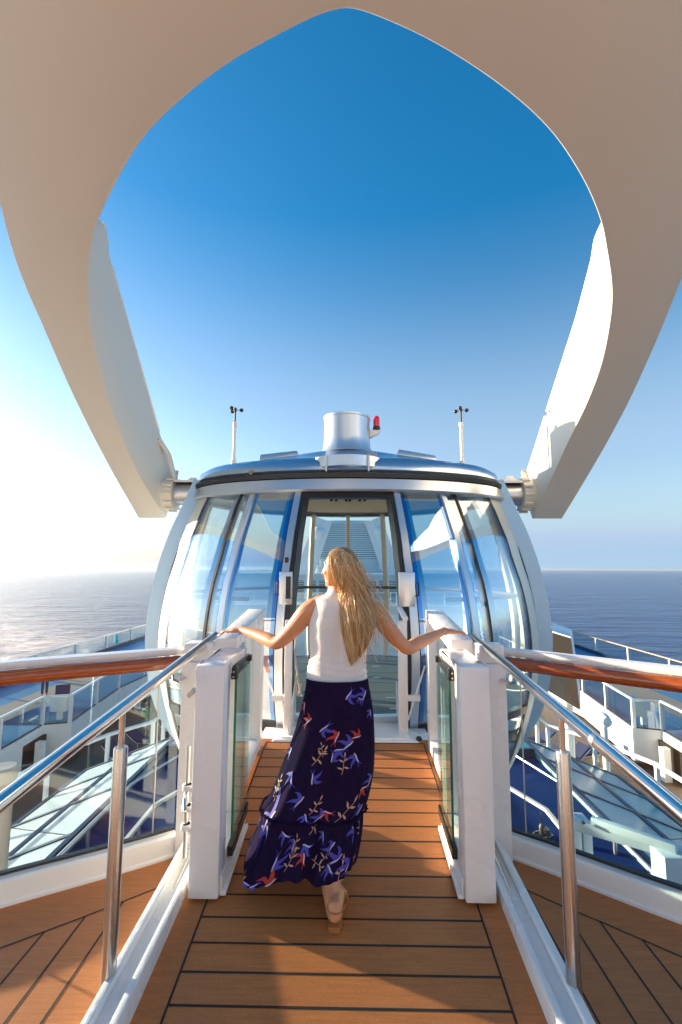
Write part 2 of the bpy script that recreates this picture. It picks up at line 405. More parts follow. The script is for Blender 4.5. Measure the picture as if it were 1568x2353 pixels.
def prong(outer, inner, side):
    O = [PA(*p) for p in outer]; I = [PA(*p) for p in inner]
    TH = list(thick_l if side < 0 else thick_r)
    # pull the first station into a rounded nose
    sub = 6
    O2 = [O[0] + ARM_N * 0.16] + catmull(O[1:], sub); I2 = [I[0] + ARM_N * 0.16] + catmull(I[1:], sub)
    tv = catmull([Vector((t, 0, 0)) for t in TH[1:]], sub); T2 = [TH[0]] + [v.x for v in tv]
    fv = catmull([Vector((t, 0, 0)) for t in (flare_l if side < 0 else flare_r)[1:]], sub); F2 = [0] + [v.x for v in fv]
    mb = MB(); r = 0.014 if side < 0 else 0.006; lift = ARM_N * (0.003 if side > 0 else 0)
    rows = []
    for k in range(len(O2)):
        o, i = O2[k] + lift, I2[k] + lift; w = (i - o); wl_ = w.length; wu = w / wl_; t = T2[k]; fw = -wu * F2[k]
        rows.append([o + wu * r, i - wu * r, i - wu * r * 0.3 + ARM_N * r * 0.3, i + ARM_N * r, i + ARM_N * t * 0.5 + fw * 0.55, i + ARM_N * (t - r) + fw, i - wu * r + ARM_N * t + fw,
                     o + wu * r + ARM_N * t, o + ARM_N * (t - r), o + ARM_N * r, o + wu * r * 0.3 + ARM_N * r * 0.3])
    # nose ends
    rows = rows
    mb.grid(rows, 0, True, True)
    n = len(rows[0]); mb.add(rows[0], [tuple(range(n))[::-1]]); mb.add(rows[-1], [tuple(range(n))])
    return mb
mbL = prong(left_out, left_in, -1); mbR = prong(right_out, right_in, 1)
# root block joining both prongs and the boom running back and up behind the viewer
j = MB(); j.v = mbL.v; j.f = mbL.f; j.m = mbL.m; j.sm = mbL.sm
j.add(mbR.v, mbR.f, 0, True)
a0 = PA(370, -960); a1 = PA(1250, -960)
back = [(-1.6, -1.0), (-1.2, -4.0), (-1.1, -14)]
p0 = [a0 - ARM_N * 0.0, a1, a1 + ARM_N * 0.6, a0 + ARM_N * 0.6]
secs = [p0]
zc0 = (a0.z)
for (hx, y) in back:
    z = zc0 + 0.25 * (a0.y - y)
    secs.append([Vector((hx, y, z)), Vector((-hx, y, z)), Vector((-hx, y, z + 1.3)), Vector((hx, y, z + 1.3))])
j.grid(secs, 0, False, True); j.add(secs[-1], [(0, 1, 2, 3)])
rt = [PA(793, 16) + ARM_N * 0.0015, PA(382, -985) + ARM_N * 0.0015, PA(1238, -985) + ARM_N * 0.0015]
j.prism(rt, ARM_N * 0.597)
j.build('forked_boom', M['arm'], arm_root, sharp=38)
# thin safety rail along the left prong's upper inner edge
I = [PA(*p) for p in left_in]
def rail_on(seg, nm):
    mb = MB(); pts = []
    for k in seg:
        p = I[int(k)].lerp(I[min(int(k) + 1, len(I) - 1)], k - int(k)); t = thick[int(k)] + (thick[min(int(k) + 1, len(thick) - 1)] - thick[int(k)]) * (k - int(k))
        pts.append(p + ARM_N * (t + 0.055) + Vector((-0.03, 0, 0)))
    mb.tube(pts, 0.013, 8)
    for q in pts[::2]: mb.tube([q, q - ARM_N * 0.06], 0.012, 6)
    mb.build(nm, M['arm'], arm_root)
rail_on([2 + i * 0.35 for i in range(11)], 'safety_rail')
rail_on([6.15 + i * 0.22 for i in range(5)], 'safety_rail')
# cable loom drooping at the tip of the left prong
cb = MB(); cb.tube([PA(322, 1105) + ARM_N * 0.70 + Vector((0.03, 0, 0)), PY(388, 1045, 5.75), PY(397, 1080, 5.75), PY(404, 1108, 5.72)], 0.03, 8); cb.build('cable_loom', M['arm'], arm_root)
# pivot flanges with bolts on the prong tips
for s, (fx, fy), nm in ((-1, (404, 1136), 'pivot_flange'), (1, (1197, 1138), 'pivot_flange')):
    c = PY(fx, fy, 5.8)
    mb = MB(); h = s * 0.16
    mb.lathe(c, [(0.05, h), (0.175, h), (0.185, h * 0.8), (0.185, -h * 0.05), (0.165, -h * 0.1), (0.05, -h * 0.1)], 28, 'x')
    fl = mb.build(nm, M['arm'], arm_root)
    bs = []
    for k in range(12):
        b = MB(); bs.append(b); a = 2 * pi * k / 12 + 0.1; q = c + Vector((s * 0.03, 0.205 * cos(a), 0.205 * sin(a)))
        b.lathe(q, [(0.016, -s * 0.05), (0.016, s * 0.05)], 6, 'x')
    build_each(bs, 'bolt', M['arm'], fl)
PIV = {-1: PY(404, 1136, 5.8), 1: PY(1197, 1138, 5.8)}
# ============================================================ viewing capsule
X0 = -0.02; YC = 5.8
prof = [(-1.55, 0.35, 0.2), (-1.3, 0.95, 0.6), (-0.9, 1.45, 0.95), (-0.3, 1.92, 1.22), (0.4, 2.20, 1.36), (1.0, 2.28, 1.42), (1.6, 2.21, 1.34), (2.1, 2.06, 1.12), (2.45, 1.90, 0.92), (2.66, 1.80, 0.80)]
def ab(z):
    if z <= prof[0][0]: return prof[0][1:]
    for i in range(len(prof) - 1):
        z0, z1 = prof[i][0], prof[i + 1][0]
        if z <= z1:
            t = (z - z0) / (z1 - z0)
            def cr(j):
                p1, p2 = prof[i][j], prof[i + 1][j]; pm = prof[max(i - 1, 0)][j]; pp = prof[min(i + 2, len(prof) - 1)][j]
                return 0.5 * (2 * p1 + (p2 - pm) * t + (2 * pm - 5 * p1 + 4 * p2 - pp) * t * t + (3 * p1 - pm - 3 * p2 + pp) * t ** 3)
            return cr(1), cr(2)
    return prof[-1][1:]
def S(th, z, off=0.0):              # th in degrees: 0 front, +right, 180 rear
    a, b = ab(z); t = radians(th); a *= 0.952 + 0.048 * min(1, max(0, (z - 1.9) / 0.7))
    if cos(t) < 0: b = b + 0.95 * (a / 2.2)
    return Vector((X0 + (a + off) * sin(t), YC - (b + off) * cos(t), z))
cap = thing('glass_capsule', 'egg-shaped glass observation capsule with silver roof held between the arm prongs', 'cable capsule', (X0, YC, 0.4))
def surf(mb, th0, th1, z0, z1, o0, o1, nth=None, nz=16, mi=0):
    nth = nth or max(2, int(abs(th1 - th0) / 3) + 1)
    A = [[S(th0 + (th1 - th0) * i / nth, z0 + (z1 - z0) * k / nz, o1) for i in range(nth + 1)] for k in range(nz + 1)]
    B = [[S(th0 + (th1 - th0) * i / nth, z0 + (z1 - z0) * k / nz, o0) for i in range(nth + 1)] for k in range(nz + 1)]
    mb.shell(A, B, mi)
ZT = 2.62; ZF = 0.44
# panes (each one a part), lower bowl panes as well
for s in (-1, 1):
    for (t0, t1) in ((17.6, 32.7), (34.6, 39.3), (39.6, 61)):
        mb = MB(); surf(mb, s * t0, s * t1, ZF, ZT, -0.012, 0.0); mb.build('window_pane', M['capglass'], cap)
        mb = MB(); surf(mb, s * t0, s * t1, -1.2, ZF - 0.06, -0.012, 0.0); mb.build('lower_window_pane', M['capglass'], cap)
    for (t0, t1) in ((100, 125), (127, 151), (153, 179.0)):
        mb = MB(); surf(mb, s * t0, s * t1, -1.0, ZT, -0.012, 0.0); mb.build('rear_window_pane', M['rearglass'], cap)
    # mullions
    for (t0, t1, key, o, nm) in ((32.7, 34.6, 'silver', 0.03, 'mullion'), (39.0, 39.9, 'black', 0.012, 'glazing_seal'), (17.1, 17.7, 'black', 0.02, 'glazing_seal'),
                             (60.3, 61.5, 'black', 0.01, 'glazing_seal'), (99, 101, 'cream', 0.02, 'rear_mullion'), (125, 127, 'cream', 0.02, 'rear_mullion'), (151, 153, 'cream', 0.02, 'rear_mullion')):
        mb = MB(); surf(mb, s * t0, s * t1, -1.2, ZT, -0.05, o, 2, 24); mb.build(nm, M[key], cap)
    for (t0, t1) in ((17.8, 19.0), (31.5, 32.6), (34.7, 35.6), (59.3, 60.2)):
        mb = MB(); surf(mb, s * t0, s * t1, ZF, ZT, 0.002, 0.006, 2, 16); mb.build('pane_edge_streak', M['bluestreak'], cap)  # translucent blue strips paint in reflection streaks along the pane edges
    # inner liner between glass and ring
    mb = MB(); surf(mb, s * 61.5, s * 96, -1.45, 2.70, -0.04, 0.012, 8, 28); mb.build('ring_liner', M['cream'], cap)
    # door jambs
    mb = MB(); surf(mb, s * 13.8, s * 15.1, 0.30, ZT, -0.12, 0.03, 2, 20); jb = mb.build('door_seal', M['black'], cap)
    mb = MB(); surf(mb, s * 15.1, s * 17.1, 0.30, ZT, -0.08, 0.045, 2, 20); mb.build('door_jamb', M['silver'], cap)
mb = MB(); surf(mb, 179.1, 180.9, 0.4, ZT, -0.05, 0.02, 2, 16); mb.build('rear_mullion', M['cream'], cap)
# door header, hull base below the doors
mb = MB(); surf(mb, -13.9, 13.9, 2.53, ZT + 0.02, -0.1, 0.03, 8, 2); mb.build('door_header', M['black'], cap)
mb = MB(); surf(mb, -61, 61, ZF - 0.10, ZF - 0.02, -0.06, 0.02, 30, 2); mb.build('base_rail', M['blackmetal'], cap)
mb = MB(); surf(mb, -40, 40, ZF - 0.02, ZF + 0.05, -0.10, -0.015, 30, 2); mb.build('sill_trim', M['silver'], cap)
# ring: flat plate in the plane y = YC traced on real dimensions
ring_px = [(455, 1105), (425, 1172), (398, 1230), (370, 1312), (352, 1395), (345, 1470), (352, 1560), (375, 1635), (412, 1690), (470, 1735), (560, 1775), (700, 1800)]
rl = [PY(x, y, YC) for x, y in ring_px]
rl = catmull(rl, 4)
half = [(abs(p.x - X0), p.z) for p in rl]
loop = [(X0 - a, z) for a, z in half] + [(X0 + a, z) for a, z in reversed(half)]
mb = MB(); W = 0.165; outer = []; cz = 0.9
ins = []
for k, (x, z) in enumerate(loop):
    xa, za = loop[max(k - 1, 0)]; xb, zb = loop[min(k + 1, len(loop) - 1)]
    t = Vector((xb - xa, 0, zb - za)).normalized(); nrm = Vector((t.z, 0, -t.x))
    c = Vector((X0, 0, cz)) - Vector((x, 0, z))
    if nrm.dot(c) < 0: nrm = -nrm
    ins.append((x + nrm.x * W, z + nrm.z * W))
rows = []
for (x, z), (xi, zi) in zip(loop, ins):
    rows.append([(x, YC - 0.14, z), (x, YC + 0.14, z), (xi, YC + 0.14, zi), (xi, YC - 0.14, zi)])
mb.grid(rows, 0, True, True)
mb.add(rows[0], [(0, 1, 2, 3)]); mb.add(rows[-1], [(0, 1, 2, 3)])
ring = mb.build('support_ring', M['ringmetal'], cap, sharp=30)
rv = []
for k in range(2, len(loop), 3):
    for f in (0.12, 0.88):
        x = loop[k][0] * (1 - f) + ins[k][0] * f; z = loop[k][1] * (1 - f) + ins[k][1] * f
        mb = MB(); rv.append(mb); mb.lathe((x, YC - 0.145, z), [(0.009, -0.006), (0.009, 0.006)], 6, 'y')
build_each(rv, 'rivet', M['dull_steel'], ring)
# rim band, gutter and roof shell
mb = MB(); A = []; B = []
def E(th, a, b, z):
    t = radians(th); bb = b if cos(t) > 0 else b + 0.8
    return Vector((X0 + a * sin(t), YC - bb * cos(t), z))
N_ = 96
def eloop(a, b, z): return [E(360 * k / N_, a, b, z) for k in range(N_)]
mb.grid([eloop(1.72, 0.76, 2.60), eloop(1.86, 0.90, 2.60), eloop(1.88, 0.92, 2.62), eloop(1.84, 0.88, 2.735), eloop(1.74, 0.8, 2.745)], 0, True, True)
mb.build('rim_band', M['silver'], cap, sharp=35)
mb = MB(); mb.grid([eloop(1.76, 0.82, 2.74), eloop(1.85, 0.895, 2.745), eloop(1.86, 0.90, 2.79), eloop(1.80, 0.85, 2.80)], 0, True, True); mb.build('gutter', M['black'], cap, sharp=35)
mb = MB()
rp = [(1.80, 0.86, 2.80), (1.83, 0.89, 2.83), (1.80, 0.88, 2.91), (1.70, 0.82, 2.97), (1.55, 0.72, 3.00), (1.30, 0.6, 3.04), (1.0, 0.5, 3.09), (0.7, 0.42, 3.145), (0.45, 0.36, 3.18), (0.33, 0.30, 3.205), (0.29, 0.27, 3.24)]
mb.grid([eloop(*q) for q in rp], 0, True, True); roof = mb.build('roof', M['roofblue'], cap, sharp=50)
mb = MB(); mb.lathe((X0 - 0.01, YC - 0.0, 3.17), [(0.40, 0.0), (0.33, 0.03), (0.295, 0.10), (0.283, 0.20), (0.283, 0.46), (0.292, 0.465), (0.292, 0.49), (0.270, 0.49), (0.270, 0.3), (0.02, 0.3)], 48)
mb.build('vent_cylinder', M['silver'], roof, sharp=35)
# warning light
wb = MB(); c = PY(866, 978, YC - 0.05)
wb.prism([c + Vector((-0.085, 0, -0.05)), c + Vector((0.05, 0, -0.05)), c + Vector((0.03, 0, -0.09)), c + Vector((-0.085, 0, -0.15))], (0, 0.08, 0)); wl_o = wb.build('light_bracket', M['white'], roof)
wb = MB(); wb.lathe(c + Vector((0, 0.04, 0)), [(0.048, -0.055), (0.048, -0.02), (0.042, -0.015), (0.042, 0.0)], 20); wb.build('light_base', M['black'], wl_o)
wb = MB(); wb.lathe(c + Vector((0, 0.04, 0)), [(0.039, 0.0), (0.039, 0.095), (0.034, 0.118), (0.02, 0.132), (0.005, 0.136)], 20); wb.build('red_lens', M['red'], wl_o)
# front bracket ring on the roof
mb = MB(); bc = Vector((X0 + 0.0, YC - 0.62, 2.86))
def arc(r, z, ry=None, a0=-80, a1=80, n=28): return [bc + Vector((r * sin(radians(a0 + (a1 - a0) * k / n)), -(ry or r) * cos(radians(a0 + (a1 - a0) * k / n)), z)) for k in range(n + 1)]
A = [arc(0.40, 0.0, 0.36), arc(0.40, 0.11, 0.36)]; B = [arc(0.37, 0.0, 0.33), arc(0.37, 0.11, 0.33)]
mb.shell(A, B); brk = mb.build('bumper_arc', M['silver'], roof)
for xx in (-0.22, 0.22, -0.39, 0.39):
    mb = MB()
    yy_ = bc.y - 0.36 * sqrt(max(0, 1 - (xx / 0.40) ** 2))
    mb.bar((bc.x + xx, yy_ - 0.012, 2.80), (bc.x + xx, yy_ - 0.012, 2.97), 0.018, 0.02, (0, 1, 0))
    mb.bar((bc.x + xx, yy_, 2.87), (bc.x + xx, bc.y + 0.06, 2.87), 0.018, 0.03)
    mb.build('bumper_stay', M['dull_steel'], brk)
# roof hatches
for (xa, xb) in ((605, 691), (908, 992)):
    mb = MB(); s = -1 if xa < 800 else 1
    pa = E(0, 0, 0, 0)
    cx = X0 + s * 0.82; 
    ang = s * 0.145
    def hp(u, v, w): return Vector((cx + u * cos(ang) + w * sin(ang), YC + v, 3.135 - u * sin(ang) + w * cos(ang)))
    mb.hexa([hp(-0.24, -0.25, -0.03), hp(0.24, -0.25, -0.03), hp(0.24, 0.3, -0.03), hp(-0.24, 0.3, -0.03), hp(-0.22, -0.23, 0.045), hp(0.22, -0.23, 0.03), hp(0.22, 0.28, 0.03), hp(-0.22, 0.28, 0.045)])
    mb.build('roof_hatch', M['silver'], roof, bevel=0.008)
mb = MB(); mb.tube([PY(577, 1085, 5.05) + Vector((0.02 * cos(a), 0, 0.02 * sin(a))) for a in [k * pi / 6 for k in range(12)]], 0.008, 6, closed=True); mb.build('lifting_eye', M['brass'], roof)
# wind gauges on masts (one hidden cup each behind the hub)
for (px0, top, bot) in ((538, 940, 1075), (1060, 940, 1078)):
    y = YC - 0.2; b = PY(px0, bot, y); t = PY(px0 + 3, 975, y); h = PY(px0 + 2, 942, y)
    b.x = t.x = h.x = (b.x + h.x) / 2; b.y = t.y = h.y = y
    mb = MB(); mb.tube([b - Vector((0, 0, 0.05)), t], 0.019, 12); mb.tube([b, b + Vector((0, 0, 0.10))], 0.030, 12); mb.tube([t - Vector((0, 0, 0.03)), t + Vector((0, 0, 0.02))], 0.026, 12)
    mast = mb.build('wind_gauge_mast', M['white'], roof)
    mb = MB(); mb.tube([t, h], 0.011, 10); mb.tube([h - Vector((0, 0, 0.02)), h + Vector((0, 0, 0.025))], 0.018, 10)
    for k in range(3):
        a = radians(10 + 120 * k); e = h + Vector((0.075 * cos(a), 0.075 * sin(a), 0.0)); mb.tube([h, e], 0.004, 6)
        mb.lathe(e, [(0.004, -0.024), (0.018, -0.018), (0.025, 0), (0.018, 0.018), (0.004, 0.024)], 12, 'x')
    mb.build('wind_gauge_cups', M['black'], mast)
# pivot shafts
for s in (-1, 1):
    p = PIV[s]; mb = MB()
    xe = X0 + s * 1.83
    mb.tube([(p.x, p.y, p.z), (xe, p.y, p.z)], 0.13, 28)
    sh = mb.build('pivot_shaft', M['dull_steel'], cap)
    mb = MB()
    mb.box((min(p.x - s * 0.02, xe + s * 0.02), p.y - 0.14, p.z + 0.13), (max(p.x - s * 0.02, xe + s * 0.02), p.y + 0.1, p.z + 0.155))
    mb.box((min(xe + s * 0.03, xe + s * 0.05), p.y - 0.12, p.z + 0.0), (max(xe + s * 0.03, xe + s * 0.05), p.y - 0.09, p.z + 0.14))
    if s > 0: mb.prism([(xe + 0.06, p.y, p.z + 0.155), (xe + 0.24, p.y, p.z + 0.155), (xe + 0.19, p.y, p.z + 0.24), (xe + 0.11, p.y, p.z + 0.24)], (0, 0.03, 0))
    else: mb.prism([(xe - 0.01, p.y, p.z + 0.155), (xe - 0.17, p.y, p.z + 0.155), (xe - 0.12, p.y, p.z + 0.21), (xe - 0.05, p.y, p.z + 0.21)], (0, 0.03, 0))
    mb.build('shaft_guard', M['dull_steel'], sh)
# interior: floor, ceiling, rear header panels, rear frames, hand rail
mb = MB()
def fl(z, off=-0.06, n=72): return [S(360 * k / n, z, off) for k in range(n)]
mb.grid([fl(0.36), fl(0.42)], 0, False, True); f = fl(0.42); mb.add(f, [tuple(range(len(f)))])
for yv in (4.75, 5.15, 5.6, 6.05, 6.6, 7.2): mb.box((-0.9, yv - 0.004, 0.420), (0.9, yv + 0.004, 0.4215), 1)
for (a, b) in ((-0.4, 5.35), (0.45, 5.35), (0.35, 6.3), (0.45, 4.95), (0.38, 7.0)): mb.box((a - 0.05, b - 0.012, 0.420), (a + 0.05, b + 0.012, 0.424), 2)
mb.build('floor', [M['floorgrey'], M['black'], M['silver']], cap)
mb = MB(); f = [S(360 * k / 72, 2.92, -0.30) for k in range(72)]; f2 = [S(360 * k / 72, 2.95, -0.30) for k in range(72)]
mb.grid([f, f2], 0, False, True); mb.add(f, [tuple(range(72))]); mb.build('ceiling', M['interior'], cap)
mb = MB(); surf(mb, 125, 235, 2.64, 2.92, -0.24, -0.20, 20, 2); hd = mb.build('header_panel', M['interior'], cap)
rv = []
for a in (-9.3, -6.6, -1.0, 1.0, 6.6, 9.3):
    q = S(180 + a, 2.82, -0.25); mb = MB(); rv.append(mb); mb.lathe(q, [(0.022, -0.012), (0.022, 0.012)], 10, 'y')
build_each(rv, 'header_knob', M['blackmetal'], hd)
mb = MB(); mb.box((-0.28, 6.3, 2.86), (0.24, 6.42, 2.90)); mb.build('ceiling_lamp', M['white'], cap, bevel=0.012)
for a in (-17.5, 17.5):
    mb = MB(); surf(mb, 180 + a - 1.0, 180 + a + 1.0, 0.42, 2.62, -0.10, -0.03, 2, 12); mb.build('rear_door_frame', M['interior'], cap)
mb = MB(); mb.tube([S(30 + 300 * k / 70, 1.50, -0.17) for k in range(71)], 0.022, 8)
mb.build('hand_rail', M['darkwood'], cap)
# blue uprights added inside, painting the refracted reflection streaks of the side windows
for s in (-1, 1):
    for th in (20, 47):
        mb = MB(); surf(mb, s * th, s * (th + 3.0), 0.44, 2.6, -0.20, -0.16, 2, 14); mb.build('inner_streak', bpy.data.materials.get('inner_streak_blue') or mat('inner_streak_blue', (0.04, 0.26, 0.60), 0.3), cap)
# control boxes with pull handles on the door jambs
for s, (xa, xb, ya, yb) in ((-1, (643, 672, 1314, 1388)), (1, (917, 952, 1315, 1393))):
    y = 4.36; a = PY(xa, yb, y); b = PY(xb, ya, y)
    mb = MB(); mb.box((a.x, y - 0.05, a.z), (b.x, y + 0.04, b.z)); bx = mb.build('control_box', M['silver'], cap, bevel=0.004)
    if s < 0:
        mb = MB(); mb.box((a.x + 0.06, y - 0.056, a.z + 0.05), (b.x - 0.005, y - 0.049, b.z - 0.04)); mb.build('box_opening', M['black'], bx)
    hx = a.x - 0.0 if s < 0 else b.x
    mb = MB(); zc_ = (a.z + b.z) / 2
    mb.tube([(hx, y - 0.02, zc_ + 0.06), (hx + s * 0.035, y - 0.02, zc_ + 0.055), (hx + s * 0.035, y - 0.02, zc_ - 0.055), (hx, y - 0.02, zc_ - 0.06)], 0.008, 8)
    mb.build('pull_handle', M['black'], bx)
q = S(-16.1, 1.88, 0.055); mb = MB(); mb.box((q.x - 0.018, q.y - 0.01, q.z - 0.025), (q.x + 0.018, q.y + 0.01, q.z + 0.025)); mb.build('door_button', M['black'], cap, bevel=0.006)
# ============================================================ fittings on the platform
def mx(x, s): return x if s < 0 else 2 * XC - x      # mirror a left-hand x to the right
SIDE = {-1: 'left', 1: 'right'}
HR = 1.05
def RX(y): return -0.918 + 0.032 * (y - 1.34)
for s in (-1, 1):
    X = lambda x: mx(x, s)
    def bx(mb, x0, x1, y0, y1, z0, z1, mi=0):
        a, b = sorted((X(x0), X(x1))); mb.box((a, y0, z0), (b, y1, z1), mi)
    def hx(mb, x0, x1, y0, y1, f0, f1, mi=0):
        a, b = sorted((X(x0), X(x1)))
        mb.hexa([(a, y0, f0(y0)), (b, y0, f0(y0)), (b, y1, f0(y1)), (a, y1, f0(y1)), (a, y0, f1(y0)), (b, y0, f1(y0)), (b, y1, f1(y1)), (a, y1, f1(y1))], mi)
    # --- tubular handrail
    t = thing('handrail', ('polished steel tube handrail under the woman\'s left hand, no joint collar' if s < 0 else
              'polished steel tube handrail under the woman\'s right hand, with a joint collar'), 'handrail', (X(-0.89), 1.95, 0.2), 'steel handrails along the ramp')
    mb = MB(); pa = Vector((X(RX(0.35)), 0.35, rz(0.35) + HR)); pb = Vector((X(RX(3.14)), 3.14, rz(3.14) + HR))
    mb.tube([pa, pa.lerp(pb, 0.5), pb], 0.0245, 24); mb.tube([pb, pb + Vector((0, 0.012, 0.001))], 0.019, 16); mb.build('rail_tube', M['steel'], t)
    if s > 0:
        mb = MB(); q = pa.lerp(pb, (PX(1356, 1698, X(-0.89)).y - 0.35) / 2.82); d = (pb - pa).normalized(); mb.tube([q - d * 0.012, q + d * 0.012], 0.0252, 24); mb.build('joint_collar', M['dull_steel'], t)
    for yy_, z0 in ((1.965, DZ + 0.003), (0.6, DZ + 0.003)):
        mb = MB(); zt = rz(yy_) + HR
        mb.lathe((X(RX(yy_)), yy_, 0), [(0.0270, z0), (0.0270, zt - 0.155), (0.0255, zt - 0.150), (0.012, zt - 0.150)], 28); st = mb.build('stanchion', M['brushed'], t)
        mb = MB(); mb.tube([(X(RX(yy_)), yy_, zt - 0.155), (X(RX(yy_)), yy_, zt - 0.02)], 0.0115, 16); mb.build('stanchion_pin', M['steel'], st)
    mb = MB(); yy_ = 3.08; mb.tube([(X(RX(yy_)), yy_, rz(yy_) + HR - 0.01), (X(RX(yy_)), yy_, 1.20)], 0.009, 10); mb.build('end_pin', M['dull_steel'], t)
    # --- open gate leaf
    t = thing('gate', ('white box-frame gate leaf standing open on the left side of the ramp, with steel bolts' if s < 0 else
              'white box-frame gate leaf standing open right of the ramp, with capped hinge lug'), 'gate', (X(-0.68), 2.7, 0.27), 'open gate leaves beside the ramp')
    g0 = lambda y: rz(y) + 0.015
    mb = MB(); top = 1.325
    xo, xi = -0.755, -0.612
    # one closed outline with a window: four bars butted
    bx(mb, xo, xi, 2.42, 2.545, 0.262, top); bx(mb, xo, xi, 2.87, 2.96, 0.31, top)
    bx(mb, xo, xi, 2.545, 2.87, top - 0.075, top)
    hx(mb, xo, xi, 2.545, 2.87, lambda y: rz(y) + 0.02, lambda y: rz(y) + 0.15)
    mb.build('gate_frame', M['gate_white'], t, bevel=0.009)
    mb = MB(); hx(mb, xi, xi + 0.030, 2.45, 2.955, lambda y: rz(y) + 0.012 + 0.0, lambda y: rz(y) + 0.035); hx(mb, xi, xi + 0.012, 2.45, 2.955, lambda y: rz(y) + 0.035, lambda y: rz(y) + 0.10)
    mb.build('gate_lip', M['gate_white'], t, bevel=0.004)
    mb = MB(); bx(mb, xi + 0.012, xi + 0.022, 2.60, 2.95, 0.44, 1.235); gp = mb.build('gate_glass', M['greenglass'], t)
    mb = MB(); bx(mb, xi + 0.0115, xi + 0.0225, 2.594, 2.600, 0.44, 1.235); mb.build('glass_edge', M['green'], gp)
    mb = MB(); bx(mb, xi - 0.002, xi + 0.016, 2.585, 2.955, 1.235, 1.29); bx(mb, xi - 0.004, xi + 0.028, 2.565, 2.60, 1.225, 1.285); bx(mb, xi - 0.002, xi + 0.028, 2.925, 2.955, 1.25, 1.285)
    ck = mb.build('top_clamp', M['blackmetal'], t, bevel=0.002)
    for zz in (1.24, 1.265):
        mb = MB(); mb.lathe((X(xi + 0.012), 2.562, zz), [(0.005, -0.006), (0.005, 0.004)], 10, 'y'); mb.build('clamp_screw', M['steel'], ck)
    mb = MB(); hx(mb, xi + 0.002, xi + 0.028, 2.575, 2.95, lambda y: rz(y) + 0.105, lambda y: rz(y) + 0.150); mb.build('bottom_clamp', M['blackmetal'], t)
    # hinge lugs / bolts on the outer face
    if s < 0:
        mb = MB()
        bx(mb, -0.805, xo, 2.78, 2.83, 1.155, 1.205); mb.tube([(X(-0.81), 2.60, 1.16), (X(-0.81), 2.80, 1.18)], 0.022, 12); lug = mb.build('hinge_lug', M['gate_white'], t, bevel=0.004)
        mb = MB(); mb.tube([(X(-0.815), 2.52, 1.155), (X(-0.812), 2.64, 1.165)], 0.013, 12); mb.build('hinge_pin', M['dull_steel'], lug)
        for zz in (0.56, 0.645, 0.74): 
            mb = MB(); bx(mb, -0.80, xo, 2.44, 2.49, zz - 0.0125, zz + 0.0125); mb.lathe((X(-0.79), 2.465, 0), [(0.024, zz - 0.0125), (0.024, zz + 0.0125)], 14); mb.build('bolt_bracket', M['gate_white'], t, bevel=0.002)
        mb = MB(); mb.tube([(X(-0.79), 2.465, 0.42), (X(-0.79), 2.465, 0.93)], 0.0095, 12); bl = mb.build('drop_bolt', M['dull_steel'], t)
        mb = MB(); mb.tube([(X(-0.79), 2.465, 0.725), (X(-0.785), 2.42, 0.70), (X(-0.77), 2.385, 0.665)], 0.0095, 10); mb.build('bolt_handle', M['steel'], bl)
    else:
        mb = MB(); bx(mb, -0.80, xo, 2.66, 2.71, 1.10, 1.155); mb.lathe((X(-0.80), 2.685, 0), [(0.006, 1.095), (0.028, 1.10), (0.030, 1.15), (0.022, 1.165), (0.006, 1.168)], 16); mb.build('hinge_lug', M['gate_white'], t, bevel=0.004)
    # --- fixed side frame beyond the gate
    t = thing('ramp_side_frame', ('white framed glass panel beside the left far half of the ramp' if s < 0 else 'white framed glass panel beside the right far half of the ramp'), 'railing', (X(-0.75), 3.5, 0.36), 'white side frames of the ramp')
    xo2, xi2 = -0.825, -0.69; ft = lambda y: 1.47 - 0.1016 * (3.97 - y)
    mb = MB(); bx(mb, xo2, xi2, 3.86, 3.97, 0.40, ft(3.86) - 0.07); hx(mb, xo2, xi2, 3.0, 3.97, lambda y: ft(y) - 0.07, ft); bx(mb, xo2, xi2, 3.0, 3.10, 0.33, ft(3.0) - 0.07); hx(mb, xo2, xi2, 3.10, 3.86, lambda y: rz(y) + 0.02, lambda y: rz(y) + 0.10)
    mb.build('side_frame', M['gate_white'], t, bevel=0.007)
    mb = MB(); bx(mb, -0.762, -0.752, 3.10, 3.86, 0.46, 1.31); mb.build('side_glass', M['clearglass'], t)
    mb = MB(); mb.lathe((X(-0.86), 3.02, 1.33), [(0.026, -0.02), (0.026, 0.012), (0.016, 0.016)], 18, 'y'); bx(mb, -0.80, -0.79, 3.0, 3.03, 1.25, 1.29); mb.build('stop_buffer', M['black'], t)
    # --- balustrade round the platform
    K = kl if s < 0 else kr[::-1]                        # from far outside to the ramp
    pts = [Vector((p.x, p.y, 0)) for p in K]
    pts = [Vector((pts[0].x * 1.35, pts[0].y - 0.9, 0))] + pts
    pts = catmull(pts, 4)
    t = thing('balustrade', ('glass balustrade with white kerb and varnished wood grab rail on the sunlit left side' if s < 0 else 'glass balustrade with white kerb and varnished wood grab rail on the right side'), 'balustrade', (pts[12].x, pts[12].y, DZ), 'glass balustrades of the platform')
    def nrm(i):
        a = pts[max(i - 1, 0)]; b = pts[min(i + 1, len(pts) - 1)]; d = (b - a).normalized(); n = Vector((-d.y, d.x, 0)); return n if n.y > 0 else -n
    def sweep(prof, closed=True):
        return [[pts[i] + nrm(i) * u + Vector((0, 0, v)) for (u, v) in prof] for i in range(len(pts))]
    def sw(nm, prof, m, par=t, smooth=False, sharp=35):
        mb = MB(); r = sweep(prof); mb.grid(r, 0, smooth, True); mb.add(r[0], [tuple(range(len(prof)))]); mb.add(r[-1], [tuple(range(len(prof)))]); return mb.build(nm, m, par, sharp=sharp)
